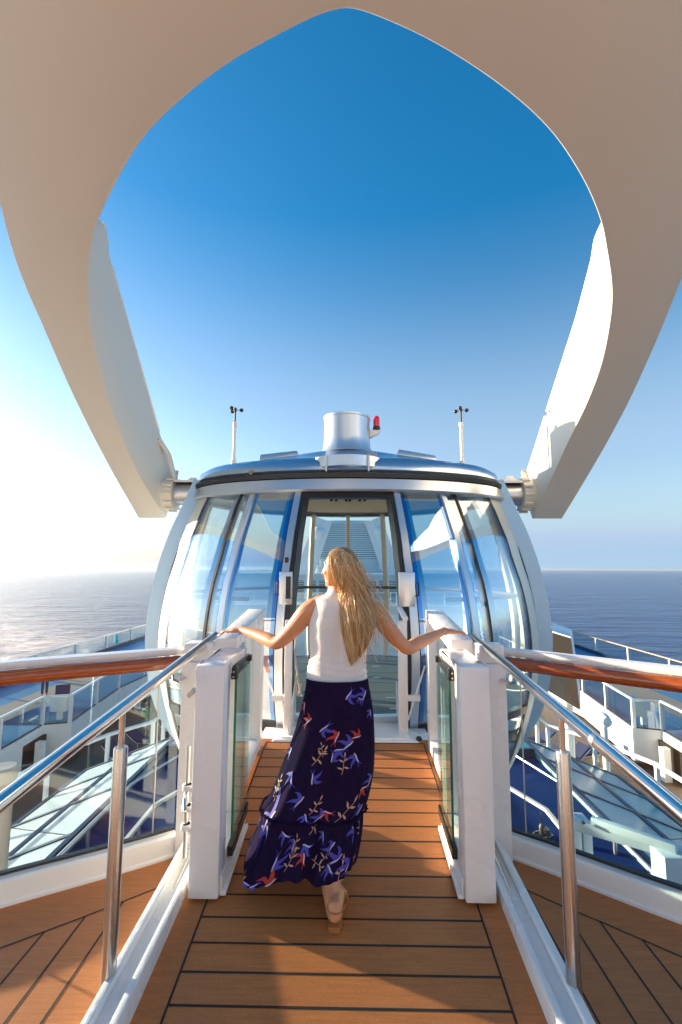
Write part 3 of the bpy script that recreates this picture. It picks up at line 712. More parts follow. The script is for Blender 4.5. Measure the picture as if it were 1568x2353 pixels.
    sw('kerb', [(-0.012, DZ - 0.02), (-0.012, DZ + 0.012), (0.0, DZ + 0.02), (0.0, DZ + 0.105), (0.012, DZ + 0.115), (0.10, DZ + 0.115), (0.10, DZ - 0.3)], M['white'], smooth=True)
    sw('glazing_seal', [(0.052, DZ + 0.110), (0.052, DZ + 0.128), (0.080, DZ + 0.128), (0.080, DZ + 0.110)], M['black'])
    ZR = 1.325
    sw('cap_rail', [(0.012, ZR - 0.036), (0.008, ZR - 0.03), (0.008, ZR - 0.006), (0.014, ZR), (0.078, ZR + 0.004), (0.084, ZR - 0.002), (0.084, ZR - 0.036)], M['white'], smooth=True)
    mb = MB(); wp = [pts[i] + nrm(i) * (-0.016) + Vector((0, 0, ZR - 0.071)) for i in range(len(pts) - 1)]
    wr = [[p + nrm(i) * (0.034 * cos(2 * pi * k / 16)) + Vector((0, 0, 0.037 * sin(2 * pi * k / 16))) for k in range(16)] for i, p in enumerate(wp)]
    mb.grid(wr, 0, True, True); mb.add(wr[-1], [tuple(range(16))]); mb.build('wood_grab_rail', M['wood'], t)
    # panes with joints
    jx = PZ(365, 1975, DZ).x if s < 0 else PZ(1207, 1983, DZ).x
    js = sorted(range(len(pts)), key=lambda i: abs(pts[i].x - jx))[0]
    for (i0, i1) in ((0, 9), (9, js), (js, len(pts) - 1)):
        if i1 <= i0: continue
        def pl(i, u, z): return pts[i] + nrm(i) * u + Vector((0, 0, z))
        e0 = 0.0; A = [[pl(i, 0.060, z) for i in range(i0, i1 + 1)] for z in (DZ + 0.128, ZR - 0.037)]; B = [[pl(i, 0.070, z) for i in range(i0, i1 + 1)] for z in (DZ + 0.128, ZR - 0.037)]
        if i1 < len(pts) - 1:
            d = (A[0][-2] - A[0][-1]).normalized() * 0.004
            for R_ in A + B: R_[-1] = R_[-1] + d
        mb = MB(); mb.shell(A, B); mb.build('glass_pane', M['clearglass'], t)
    for i in (9, js):
        mb = MB(); q = pl(i, 0.065, 0); mb.box((q.x - 0.0022, q.y - 0.006, DZ + 0.128), (q.x + 0.0022, q.y + 0.006, ZR - 0.037)); mb.build('pane_joint', M['dull_steel'], t)
    mb = MB(); bx(mb, -0.975, -0.862, 2.86, 2.97, DZ, 1.255); bx(mb, -0.975, -0.825, 2.88, 3.0, 1.255, ft(3.0) - 0.012); mb.build('end_post', M['gate_white'], t, bevel=0.008)
    mb = MB(); mb.tube([(X(-1.02), 2.84, 1.20), (X(-1.0), 2.80, 1.17), (X(-0.97), 2.80, 1.16), (X(-0.95), 2.85, 1.17)], 0.008, 8); mb.build('wire_hook', M['steel'], t)
    # --- floor track beside the ramp
    t = thing('ramp_edge_track', ('white and steel floor track along the left edge of the ramp' if s < 0 else 'white and steel floor track along the right edge of the ramp'), 'floor track', (X(-0.84), 2.0, DZ), 'floor tracks along the ramp')
    zt = lambda y: max(DZ, rz(y)) + 0.02
    mb = MB(); hx(mb, -0.806, -0.778, 0.4, 3.0, lambda y: DZ - 0.1, lambda y: zt(y) + 0.012); hx(mb, -0.90, -0.868, 0.4, 2.86, lambda y: DZ - 0.1, lambda y: zt(y) + 0.022); hx(mb, -0.868, -0.806, 0.4, 2.95, lambda y: DZ - 0.1, lambda y: zt(y) - 0.012)
    mb.build('channel', M['gate_white'], t, bevel=0.003)
    mb = MB(); mb.tube([(X(-0.838), 0.4, zt(0.4) + 0.004), (X(-0.838), 1.775, zt(1.775) + 0.004), (X(-0.838), 2.94, zt(2.94) + 0.004)], 0.011, 12); mb.build('slide_rod', M['steel'], t)

# --- gangway threshold at the capsule door
g = thing('gangway', 'white steel threshold with side posts bridging the ramp end and the capsule door', 'gangway', (XC, 4.3, 0.4))
mb = MB(); mb.box((-0.74, 4.105, 0.28), (0.67, 4.42, 0.405)); mb.box((-0.56, 4.08, 0.418), (0.50, 4.62, 0.436)); mb.hexa([(-0.64, 4.04, 0.405), (0.58, 4.04, 0.405), (0.58, 4.2, 0.405), (-0.64, 4.2, 0.405), (-0.60, 4.06, 0.425), (0.54, 4.06, 0.425), (0.54, 4.2, 0.425), (-0.60, 4.2, 0.425)])
mb.box((-0.80, 4.42, 0.05), (-0.42, 4.55, 0.34)); mb.box((0.36, 4.42, 0.05), (0.74, 4.55, 0.34))
mb.build('threshold_plate', M['gate_white'], g, bevel=0.004)
for s in (-1, 1):
    pxs = (652, 673) if s < 0 else (917, 935)
    mb = MB(); y = 4.18; a = PY(pxs[0], 1690, y); b = PY(pxs[1], 1430, y)
    mb.box((a.x, y - 0.03, 0.42), (b.x, y + 0.03, 1.36)); ps = mb.build('side_post', M['gate_white'], g, bevel=0.01)
    if s > 0:
        mb = MB(); mb.tube([PY(919, 1398, 4.35), PY(932, 1422, 4.12)], 0.024, 14); mb.tube([PY(932, 1422, 4.15), PY(932, 1445, 4.17)], 0.014, 10); mb.build('post_grip', M['gate_white'], ps)
    mb = MB(); e0, e1 = (PY(605, 1530, 4.22), PY(651, 1655, 4.2)) if s < 0 else (PY(977, 1530, 4.22), PY(938, 1655, 4.2)); mb.tube([e0, e1], 0.008, 8); mb.build('stay_rod', M['gate_white'], g)
    mb = MB(); q0 = PY(626, 1602, 4.2) if s < 0 else PY(935, 1602, 4.2); q1 = PY(655, 1602, 4.2) if s < 0 else PY(965, 1602, 4.2); mb.box((q0.x, 4.17, q0.z - 0.025), (q1.x, 4.21, q1.z + 0.018)); mb.build('stub_bar', M['gate_white'], g)
    # side flap beside the threshold
    xf = 0.435 if s > 0 else -0.505
    mb = MB(); mb.prism([(xf, 4.12, 0.436), (xf, 4.62, 0.436), (xf, 4.62, 0.76), (xf, 4.56, 0.76), (xf, 4.30, 0.60), (xf, 4.12, 0.47)], (0.012, 0, 0)); mb.build('side_flap', M['gate_white'], g)
mb = MB()
rp0 = [PY(681, 1470, 4.22), PY(678, 1500, 4.2), PY(683, 1540, 4.2), PY(689, 1580, 4.2), PY(694, 1600, 4.2)]
mb.tube(catmull(rp0, 4), 0.009, 8); mb.tube(catmull([PY(684, 1545, 4.2), PY(680, 1575, 4.19), PY(686, 1600, 4.19), PY(692, 1570, 4.21)], 4), 0.008, 8)
mb.build('knotted_rope', M['rope'], None)
tag(bpy.data.objects['knotted_rope'], 'pale knotted rope hanging beside the left door jamb', 'rope')
mb = MB(); q = PY(963, 1695, 4.1); mb.lathe((q.x, 4.1, 0.405), [(0.006, 0.0), (0.022, 0.006), (0.026, 0.02), (0.018, 0.035), (0.004, 0.04)], 16)
tag(mb.build('door_stop', M['blackmetal'], None), 'small dark rubber door stop on the far right corner of the ramp', 'door stop')
# ============================================================ the ship around and below
def struct(nm, mb, m, **k): return tag(mb.build(nm, m, None, **k), kind='structure')
UZ = -4.85; LZ = -6.4; BZ = -2.55
mb = MB(); mb.box((-19.5, -20, UZ - 0.3), (-16.8, 90, UZ)); mb.box((16.8, -20, UZ - 0.3), (19.5, 90, UZ)); struct('running_track', mb, M['track'])
mb = MB(); mb.box((-16.8, -20, UZ - 0.3), (-15.0, 90, UZ)); mb.box((15.0, -20, UZ - 0.3), (16.8, 90, UZ)); struct('promenade', mb, M['beige'])
BW = [(12.1, -6), (12.3, 6), (12.55, 13), (12.7, 18), (12.96, 20.9), (11.95, 21.2), (12.3, 24), (12.7, 27.1), (12.5, 30.5), (12.2, 40), (12.0, 58)]
mb = MB()
for s in (-1, 1):
    for i in range(len(BW) - 1):
        (xa, ya), (xb, yb) = BW[i], BW[i + 1]
        mb.hexa([(s * xa, ya, UZ - 0.3), (s * 15.0, ya, UZ - 0.3), (s * 15.0, yb, UZ - 0.3), (s * xb, yb, UZ - 0.3), (s * xa, ya, UZ), (s * 15.0, ya, UZ), (s * 15.0, yb, UZ), (s * xb, yb, UZ)])
struct('side_deck', mb, M['track'])
mb = MB(); mb.box((-12.9, -20, LZ - 0.3), (12.9, 95, LZ)); struct('lower_deck', mb, M['darkwood'])
mb = MB(); mb.box((-19.6, -30, -38), (19.6, 100, LZ - 0.3)); mb.box((-19.6, -30, LZ - 0.3), (-12.9, 100, UZ - 0.3)); mb.box((12.9, -30, LZ - 0.3), (19.6, 100, UZ - 0.3))
mb.prism([(-19.6, 100, -42.5), (19.6, 100, -42.5), (19.6, -30, -42.5), (-19.6, -30, -42.5)], (0, 0, 4.5))
hull = mb.build('ship_hull', M['white'], None); tag(hull, 'white hull of the cruise ship below the open decks', 'ship')
gg = glass('deck_glass', (0.86, 0.93, 0.94), 0.06, 1.45)
for s in (-1, 1):
    # outer glass rail at the ship's side
    nm = 'left' if s < 0 else 'right'
    t = thing('outer_railing', 'long glass-panelled railing at the %s' % ('outer edge of the ship on the left, pale metal cap' if s < 0 else 'outer edge of the ship on the right, wood-topped cap'), 'railing', (s * 19.6, 20, UZ), 'outer deck railings')
    mb = MB(); mb.box((s * 19.6 - 0.05, -10, UZ + 1.2), (s * 19.6 + 0.05, 80, UZ + 1.26)); mb.build('cap_rail', M['silver'] if s < 0 else M['beige'], t)
    mb = MB(); mb.box((s * 19.6 - 0.01, -10, UZ), (s * 19.6 + 0.01, 80, UZ + 1.2)); mb.build('glass_panels', gg, t)
    y = 4
    while y < 78:
        mb = MB(); mb.box((s * 19.55 - 0.06, y - 0.06, UZ), (s * 19.55 + 0.06, y + 0.06, UZ + 1.2)); mb.build('post', M['white'], t); y += 4.4
    mb = MB(); mb.box((s * 19.4 - 0.04, -10, UZ), (s * 19.4 + 0.04, 80, UZ + 0.28)); mb.build('kick_board', M['navy'], t)
    # inner bulwark with glass screens above and white fascia below
    t = thing('bulwark', ('curved white bulwark topped with glass screens, left of the skylight' if s < 0 else 'curved white bulwark topped with glass screens, right of the skylight'), 'bulwark', (s * 12.7, 18, UZ), 'inner deck bulwarks')
    P_ = [Vector((s * x, y, 0)) for x, y in BW]
    def wall(z0, z1, th, name, m, off=0.0):
        mb = MB()
        rows = []
        for i, p in enumerate(P_):
            rows.append([p + Vector((s * off, 0, z0)), p + Vector((s * (off + th), 0, z0)), p + Vector((s * (off + th), 0, z1)), p + Vector((s * off, 0, z1))])
        mb.grid(rows, 0, False, True); mb.add(rows[0], [(0, 1, 2, 3)]); mb.add(rows[-1], [(0, 1, 2, 3)]); return mb.build(name, m, t)
    wall(UZ - 1.25, UZ + 0.05, 0.16, 'white_fascia', M['white'], -0.08)
    wall(UZ + 1.18, UZ + 1.25, 0.10, 'cap_rail', M['white'], -0.05)
    wall(UZ + 0.10, UZ + 1.14, 0.02, 'glass_screen', gg)
    wall(UZ + 0.05, UZ + 0.10, 0.04, 'screen_base', M['black'], -0.01)
    for i in range(2, len(P_) - 1):
        a, b = P_[i], P_[i + 1]; L_ = (b - a).length; n = max(1, round(L_ / 2.6))
        for k in range(n):
            q = a.lerp(b, k / n); mb = MB(); mb.box((q.x - 0.07, q.y - 0.05, UZ + 0.05), (q.x + 0.07, q.y + 0.05, UZ + 1.18)); mb.build('post', M['white'], t)
    # columns under the fascia
    for k, y in enumerate((12.5, 16.5, 20.0, 24.5, 29)):
        mb = MB(); mb.box((s * 12.4 - 0.14, y - 0.14, LZ), (s * 12.4 + 0.14, y + 0.14, UZ - 0.3)); mb.build('column', M['white'], t)
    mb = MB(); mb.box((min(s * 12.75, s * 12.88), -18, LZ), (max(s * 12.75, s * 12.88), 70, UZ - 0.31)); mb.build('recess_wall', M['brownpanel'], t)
    # small equipment cabinet on a leg behind the screen
    t = thing('cabinet', 'pale equipment cabinet on a leg behind the %s bulwark glass' % nm, 'cabinet', (s * 12.3, 21.9, UZ), 'equipment cabinets')
    mb = MB(); mb.box((s * 12.75 - 0.42, 21.7, UZ + 0.35), (s * 12.75 + 0.28, 21.95, UZ + 1.0)); mb.build('cabinet_box', M['white'], t, bevel=0.02)
    mb = MB(); mb.box((s * 12.75 - 0.12, 21.75, UZ), (s * 12.75 + 0.08, 21.9, UZ + 0.35)); mb.build('cabinet_leg', M['white'], t)
    # skylight
    t = thing('skylight', ('sloping glazed skylight roof with white blinds below, beside the blue deck on the left' if s < 0 else 'sloping teal glazed skylight roof, beside the blue deck on the right'), 'skylight', (s * 5, 8, -2.6), 'glazed roofs')
    def q(u, y, dz=0.0): return Vector((s * (4.35 + (6.6 - 4.35) * u), y, -2.42 - 0.85 * u + dz))
    y0, y1 = 2.6, 12.6
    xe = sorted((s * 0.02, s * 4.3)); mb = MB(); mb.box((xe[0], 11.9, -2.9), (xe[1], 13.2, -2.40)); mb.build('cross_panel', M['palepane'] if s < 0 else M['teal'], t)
    mb = MB(); mb.box((xe[0], 11.80, -2.9), (xe[1], 11.895, -2.36)); mb.box((xe[0], 12.5, -2.396), (xe[1], 12.58, -2.37)); mb.build('cross_frame', M['navy'], t)
    mb = MB(); mb.hexa([q(0, y0, -0.5), q(1, y0, -0.5), q(1, y1, -0.5), q(0, y1, -0.5), q(0, y0, -0.06), q(1, y0, -0.06), q(1, y1, -0.06), q(0, y1, -0.06)]); mb.build('blinds', M['tealback'], t)
    ys = [2.6, 4.5, 6.3, 8.1, 9.9, 11.4, 12.6]
    for i in range(len(ys) - 1):
        for (u0, u1) in ((0.03, 0.49), (0.51, 0.97)):
            mb = MB(); ya, yb = ys[i] + 0.05, ys[i + 1] - 0.05
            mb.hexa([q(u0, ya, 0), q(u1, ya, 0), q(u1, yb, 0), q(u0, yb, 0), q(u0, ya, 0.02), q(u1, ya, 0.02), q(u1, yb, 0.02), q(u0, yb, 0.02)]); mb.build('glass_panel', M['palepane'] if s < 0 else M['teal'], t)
    for y in ys:
        mb = MB(); mb.bar(q(0, y, 0.02), q(1, y, 0.02), 0.10, 0.04); mb.build('cross_bar', M['navy'], t)
    mb = MB()
    for i in range(1, len(ys) - 2, 2): mb.bar(q(0.02, ys[i], 0.0), q(0.98, ys[i + 1] if s < 0 else ys[i + 1], 0.0), 0.10, 0.03)
    for u in (0, 0.5, 1): mb.bar(q(u, y0, 0.025), q(u, y1, 0.025), 0.08, 0.05)
    mb.build('long_bars', M['navy'], t)
    # white guard rail round the skylight
    t = thing('guard_rail', ('white bent guard rail round the far edge of the left skylight' if s < 0 else 'white bent guard rail round the far edge of the right skylight, with a green sticker'), 'guard rail', (s * 6.5, 10, -3.3), 'white guard rails')
    gp = [Vector((s * 6.9, 2.5, -2.45)), Vector((s * 6.75, 11.2, -2.45)), Vector((s * 6.1, 12.6, -2.4)), Vector((s * 5.2, 13.2, -2.25)), Vector((s * 5.0, 13.4, -2.1)), Vector((s * 3.4, 13.6, -2.3))]
    mb = MB(); mb.tube(gp, 0.05, 8); mb.build('top_rail', M['white'], t)
    for k in range(len(gp) - 1):
        n = max(1, round((gp[k + 1] - gp[k]).length / 1.6))
        for i in range(n):
            p = gp[k].lerp(gp[k + 1], i / n); mb = MB(); mb.box((p.x - 0.04, p.y - 0.04, -3.9), (p.x + 0.04, p.y + 0.04, p.z - 0.03)); mb.build('post', M['white'], t)
    if s > 0:
        mb = MB(); p = gp[1]; mb.box((p.x - 0.06, 9.9, p.z - 0.10), (p.x - 0.03, 10.25, p.z - 0.03)); mb.build('green_sticker', M['exitgreen'], t)
    # low pipe rail on the blue deck
    t = thing('pipe_rail', ('low grey pipe rail beside the left edge of the blue deck' if s < 0 else 'low grey pipe rail beside the right edge of the blue deck'), 'pipe rail', (s * 4.0, 8, BZ), 'low pipe rails')
    gp = [Vector((s * 4.75, 4.6, -1.9)), Vector((s * 3.45, 10.6, -2.1)), Vector((s * 2.2, 12.2, -2.15))]
    gp = [Vector((s * 4.1, 3.0, -2.25)), Vector((s * 4.1, 9.5, -2.25)), Vector((s * 3.5, 11.3, -2.2)), Vector((s * 2.2, 11.8, -2.2))]
    mb = MB(); mb.tube(gp, 0.026, 8); mb.build('pipe', M['dull_steel'], t)
    gp2 = [Vector((s * 3.3, 3.0, -2.2)), Vector((s * 3.3, 8.6, -2.2)), Vector((s * 2.7, 10.0, -2.2))]
    mb = MB(); mb.bar(gp2[0], gp2[1], 0.06, 0.05); mb.bar(gp2[1], gp2[2], 0.06, 0.05); mb.build('flat_rail', M['interior'], t)
    for y in (4, 6, 8):
        mb = MB(); mb.tube([(s * 4.1, y, -2.25), (s * 4.1, y, BZ)], 0.03, 8); mb.tube([(s * 3.3, y, -2.22), (s * 3.3, y, BZ)], 0.03, 8); mb.build('post', M['dull_steel'], t)
mb = MB(); mb.box((-4.32, 2.2, BZ - 0.25), (4.32, 11.8, BZ)); mb.box((-4.32, 2.2, BZ), (4.32, 2.5, BZ + 0.4)); mb.box((-1.6, 4.5, BZ), (1.6, 11.5, BZ + 0.28))
struct('blue_deck', mb, M['bluedeck'])
mb = MB(); mb.box((-4.3, 1.0, LZ), (4.3, 13.0, BZ - 0.4)); mb.box((-6.9, 2.4, LZ), (-4.4, 12.7, -3.85)); mb.box((4.4, 2.4, LZ), (6.9, 12.7, -3.85)); mb.box((-1.0, 1.4, BZ), (1.0, 3.6, -0.05)); mb.box((-3.9, -7, BZ), (3.9, 1.3, -0.05))
tag(mb.build('deckhouse', M['white'], None), 'white deckhouse block carrying the blue deck and the boarding platform', 'deckhouse')
# turquoise pool court straight behind the capsule
mb = MB(); mb.box((-7, 16, LZ), (7, 34, LZ + 0.05)); struct('pool_court', mb, M['track'])

# person standing on the promenade deck (far left)
def small_person(name, x, y, z, label, cloth, legs, heading=0.0, h=1.72, group=None, sit=False):
    me_b = MB(); k = h / 1.75
    c, s_ = cos(heading), sin(heading)
    def W(a, b, q): return (x + (a * c - b * s_) * k, y + (a * s_ + b * c) * k, z + q * k)
    body = MB()
    body.tube([W(0, 0, 0.92), W(0, 0, 1.05), W(0, 0, 1.25), W(0, 0, 1.42), W(0, 0, 1.47), W(0, 0, 1.52)], [0.15, 0.14, 0.17, 0.17, 0.10, 0.055], 14)
    body.tube([W(0, 0, 1.50), W(0, 0.0, 1.57), W(0, 0.01, 1.64), W(0, 0.01, 1.71), W(0, 0.01, 1.75)], [0.052, 0.075, 0.095, 0.075, 0.02], 14)
    for sd in (-1, 1):
        body.tube([W(sd * 0.17, 0, 1.41), W(sd * 0.22, 0.0, 1.15), W(sd * 0.20, 0.16, 1.0), W(sd * 0.14, 0.26, 1.05)], [0.055, 0.045, 0.035, 0.03], 10)
        body.tube([W(sd * 0.09, 0, 0.95), W(sd * 0.10, 0.01, 0.5), W(sd * 0.10, 0, 0.08)], [0.085, 0.058, 0.04], 10)
        body.tube([W(sd * 0.10, -0.06, 0.035), W(sd * 0.10, 0.16, 0.03)], [0.045, 0.035], 8)
    o = body.build(name, M['farskin'], None); o['label'] = label; o['category'] = 'person'
    if group: o['group'] = group
    b = MB(); b.tube([W(0, 0, 0.93), W(0, 0, 1.05), W(0, 0, 1.25), W(0, 0, 1.42), W(0, 0, 1.475)], [0.165, 0.155, 0.185, 0.185, 0.10], 14)
    for sd in (-1, 1): b.tube([W(sd * 0.17, 0, 1.42), W(sd * 0.21, 0, 1.2)], [0.07, 0.058], 10)
    b.build('shirt', cloth, o)
    b = MB(); b.tube([W(0, 0, 0.86), W(0, 0, 0.98)], [0.165, 0.16], 12)
    for sd in (-1, 1): b.tube([W(sd * 0.09, 0, 0.92), W(sd * 0.10, 0.01, 0.5), W(sd * 0.10, 0, 0.1)], [0.10, 0.075, 0.06], 10)
    b.build('trousers', legs, o)
    b = MB(); b.lathe(W(0, -0.015, 1.66), [(0.02, -0.06), (0.10, -0.04), (0.105, 0.03), (0.07, 0.09), (0.01, 0.11)], 12); b.build('hair', M['farhair'], o)
    return o
M['farskin'] = mat('skin_far', (0.45, 0.24, 0.15), 0.6); M['farhair'] = mat('hair_far', (0.04, 0.025, 0.015), 0.7)
M['navycloth'] = mat('navy_cloth', (0.02, 0.03, 0.09), 0.8); M['whitecloth'] = mat('white_cloth', (0.7, 0.7, 0.68), 0.8); M['greencloth'] = mat('green_cloth', (0.08, 0.30, 0.10), 0.8); M['pinkcloth'] = mat('pink_cloth', (0.6, 0.3, 0.3), 0.8)
small_person('person', -16.0, 25.8, UZ, 'person in navy blue standing on the turquoise deck at far left', M['navycloth'], M['navycloth'], 0.6)
small_person('person', -8.2, 22.5, LZ, 'person in white shirt standing among the loungers below the left ring edge', M['whitecloth'], M['navycloth'], 2.0)
small_person('person', -9.8, 24.0, LZ, 'person in green shirt standing beyond the left loungers', M['greencloth'], M['beige'], 1.0)
# loungers on the lower deck
def lounger(x, y, a, lab, grp):
    t = thing('sun_lounger', lab, 'sun lounger', (x, y, LZ), grp)
    def W(u, v, q): return Vector((x + u * cos(a) - v * sin(a), y + u * sin(a) + v * cos(a), LZ + q))
    mb = MB(); mb.hexa([W(-0.32, -0.9, 0.3), W(0.32, -0.9, 0.3), W(0.32, 0.35, 0.3), W(-0.32, 0.35, 0.3), W(-0.32, -0.9, 0.38), W(0.32, -0.9, 0.38), W(0.32, 0.35, 0.38), W(-0.32, 0.35, 0.38)])
    mb.build('seat', M['navycloth'], t)
    mb = MB(); mb.hexa([W(-0.32, 0.36, 0.3), W(0.32, 0.36, 0.3), W(0.32, 0.9, 0.72), W(-0.32, 0.9, 0.72), W(-0.32, 0.34, 0.38), W(0.32, 0.34, 0.38), W(0.32, 0.86, 0.80), W(-0.32, 0.86, 0.80)]); mb.build('backrest', M['navycloth'], t)
    mb = MB()
    for u in (-0.3, 0.3):
        for v in (-0.8, 0.3): mb.tube([W(u, v, 0), W(u, v, 0.3)], 0.02, 6)
        mb.tube([W(u, -0.9, 0.29), W(u, 0.4, 0.29), W(u, 0.9, 0.68)], 0.022, 6)
    mb.build('frame', M['white'], t)
    return t
first = lounger(0, 0, 0, 'tmp', 'sun loungers on the lower decks')
def copy_tree(o, parent=None):
    c = o.copy(); COL.objects.link(c); c.parent = parent
    if parent is not None: c.matrix_parent_inverse = o.matrix_parent_inverse.copy()
    for ch in [q for q in bpy.data.objects if q.parent == o]: copy_tree(ch, c)
    return c
spots = [(-7.6, 20.0, LZ, 1.2), (-8.6, 20.6, LZ, 1.2), (-9.6, 21.2, LZ, 1.2), (-7.0, 21.8, LZ, 1.4), (-9.3, 23.0, LZ, 1.5), (-8.4, 24.3, LZ, 1.3),
         (8.0, 21.0, LZ, -1.2), (9.2, 21.4, LZ, -1.3), (10.3, 22.0, LZ, -1.2), (8.6, 23.4, LZ, -1.4),
         (-14.2, 17.5, UZ, 0.5), (-14.0, 24.0, UZ, 0.5), (14.1, 18.5, UZ, -0.5), (14.2, 16.0, UZ, -0.5)]
words = ['nearest below the capsule ring on the left lower deck', 'second from the capsule in the left lower row', 'outermost in the near row of the left lower deck', 'alone in the second row of the left lower deck', 'by the person in the green shirt', 'farthest on the left lower deck',
         'nearest the white screen on the right lower deck', 'in the middle of the right lower row', 'outermost in the right lower row', 'farthest on the right lower deck',
         'behind the left bulwark glass at the picture edge', 'behind the left bulwark glass beyond the cabinet', 'behind the right bulwark glass beside the cabinet', 'behind the right bulwark glass at the picture edge']
for i, (x, y, z, a) in enumerate(spots):
    o = first if i == 0 else copy_tree(first)
    o.location = (x, y, z); o.rotation_euler = (0, 0, a); o['label'] = 'dark blue lounger ' + words[i]
# life-ring cabinets: turquoise markers on the outer rail
for i, (px_, py_, w) in enumerate(((270, 1462, 'between two posts'), (66, 1556, 'near the person in navy'))):
    p = PX(px_, py_ + 8, -19.45); mb = MB(); mb.box((-19.5, p.y - 0.18, UZ + 0.35), (-19.38, p.y + 0.18, UZ + 1.1))
    tag(mb.build('turquoise_box', mat('turquoise_box', (0.0, 0.45, 0.50), 0.4), None, bevel=0.03), 'small bright turquoise box on the left outer railing ' + w, 'box', 'turquoise boxes on the railing')

# big screen panel on the right
t = thing('screen_panel', 'large white panel with bronze slatted face leaning over the right lower deck', 'screen', (6.5, 13.5, -4))
y = 13.6; f = [PY(1205, 1430, y + 1.2), PY(1313, 1463, y), PY(1336, 1636, y), PY(1236, 1575, y + 1.2)]
off = Vector((0.75, 1.6, 0.1))
mb = MB(); mb.hexa([f[3], f[2], f[2] + off + Vector((0, 0, 0.25)), f[3] + off, f[0], f[1], f[1] + off - Vector((0, 0, 0.1)), f[0] + off]); mb.build('panel_body', M['white'], t, bevel=0.04)
c = sum(f, Vector()) / 4; g_ = [c + (p - c) * 0.95 - Vector((0.02, 0.03, 0)) for p in f]
mb = MB(); mb.prism(g_, (-0.01, -0.03, 0)); mb.build('bronze_face', M['brownpanel'], t)
mb = MB(); mb.tube([(f[2].x - 0.1, y + 0.6, LZ), (f[2].x - 0.1, y + 0.6, f[2].z + 0.2)], 0.14, 12); mb.build('support_leg', M['white'], t)
t = thing('searchlight', 'white round deck floodlight beside the leg of the screen panel', 'floodlight', (7.2, 13.8, -3))
mb = MB(); p = PY(1388, 1655, 13.0); mb.lathe(p, [(0.04, -0.22), (0.12, -0.18), (0.18, 0), (0.18, 0.15), (0.06, 0.2)], 18, 'y'); mb.build('lamp_housing', M['white'], t)
mb = MB(); mb.tube([p, (p.x, p.y, LZ)], 0.08, 10); mb.build('lamp_post', M['white'], t)
# gantry and box, bottom right
t = thing('davit_frame', 'pale blue-white jointed steel frame on the blue deck at lower right', 'davit', (3.4, 6.5, BZ))
mb = MB()
a = PY(1308, 1876, 6.3); b = PY(1357, 1990, 6.3)
mb.box((a.x, 6.2, BZ), (a.x + 0.10, 6.45, a.z)); mb.box((a.x + 0.12, 6.2, BZ), (b.x, 6.45, a.z - 0.02)); mb.build('frame_leg', M['palebox'], t, bevel=0.01)
mb = MB(); mb.bar(PY(1320, 1893, 6.1), PY(1570, 1962, 5.5), 0.11, 0.12); mb.bar(PY(1360, 1885, 6.0) , PY(1556, 1950, 5.45), 0.09, 0.09); mb.build('beam', M['palebox'], t, bevel=0.01)
mb = MB(); q_ = PY(1338, 1887, 5.98); mb.lathe(q_ , [(0.018, -0.04), (0.018, 0.0)], 10, 'y'); mb.build('pivot_bolt', M['black'], t)
mb = MB(); a = PY(1522, 1966, 5.4); mb.box((a.x, 5.36, BZ), (a.x + 1.6, 5.62, a.z)); tag(mb.build('equipment_box', M['palebox'], None, bevel=0.02), 'large plain pale blue steel box at the lower right edge beyond the glass', 'box')
t = thing('winch_fitting', 'small brass and black winch fitting on the dark blue deck right of the gate', 'winch', (2.3, 6.7, BZ))
p = PZ(1247, 1925, BZ); mb = MB(); mb.lathe((p.x, p.y, BZ), [(0.13, 0.0), (0.12, 0.04), (0.05, 0.06), (0.05, 0.18), (0.02, 0.22)], 16); mb.build('winch_base', M['black'], t)
mb = MB(); mb.lathe((p.x + 0.05, p.y - 0.05, BZ + 0.1), [(0.01, 0), (0.05, 0.01), (0.055, 0.06), (0.02, 0.09)], 14); mb.tube([(p.x, p.y, BZ + 0.15), (p.x - 0.02, p.y, BZ + 0.38)], 0.014, 8)
mb.tube([Vector((p.x + 0.15 * cos(a_), p.y - 0.02 + 0.1 * sin(a_), BZ + 0.06)) for a_ in [k * pi / 9 for k in range(18)]], 0.014, 6, closed=True); mb.build('brass_parts', M['brass'], t)
# grey fitting at left edge
mb = MB(); p = PY(10, 1780, 5.0); mb.lathe((p.x - 0.02, 5.0, p.z - 0.6), [(0.10, -1.2), (0.11, 0.3), (0.13, 0.55), (0.14, 0.66), (0.12, 0.68), (0.03, 0.68)], 20)
tag(mb.build('ventilator', mat('grey_enamel', (0.34, 0.34, 0.32), 0.5), None), 'grey ventilator head at the left edge of the picture behind the handrail', 'ventilator')

# ============================================================ funnel, deckhouse and radomes astern
YF = 62
f_ = lambda px, py, y=YF: PY(px, py, y)
base_z = LZ
t = thing('funnel', 'pale blue-white ship funnel with horizontal louvres between two sloping legs', 'funnel', (0, YF, 0))
mb = MB(); tl, tr = f_(748, 1196), f_(852, 1196); bl, br = f_(722, 1318), f_(884, 1318)
mb.hexa([bl, br, br + Vector((0, 8, 0)), bl + Vector((0, 8, 0)), tl, tr, tr + Vector((-.5, 7, 0)), tl + Vector((.5, 7, 0))]); mb.build('funnel_body', M['palebox'], t)
mb = MB(); gl = [(f_(752, 1202), f_(848, 1202)), (f_(732, 1284), f_(870, 1284))]
mb.prism([gl[1][0] - Vector((0, .06, 0)), gl[1][1] - Vector((0, .06, 0)), gl[0][1] - Vector((0, .06, 0)), gl[0][0] - Vector((0, .06, 0))], (0, 0.05, 0)); mb.build('louvre_recess', M['blackmetal'], t)
n = 17
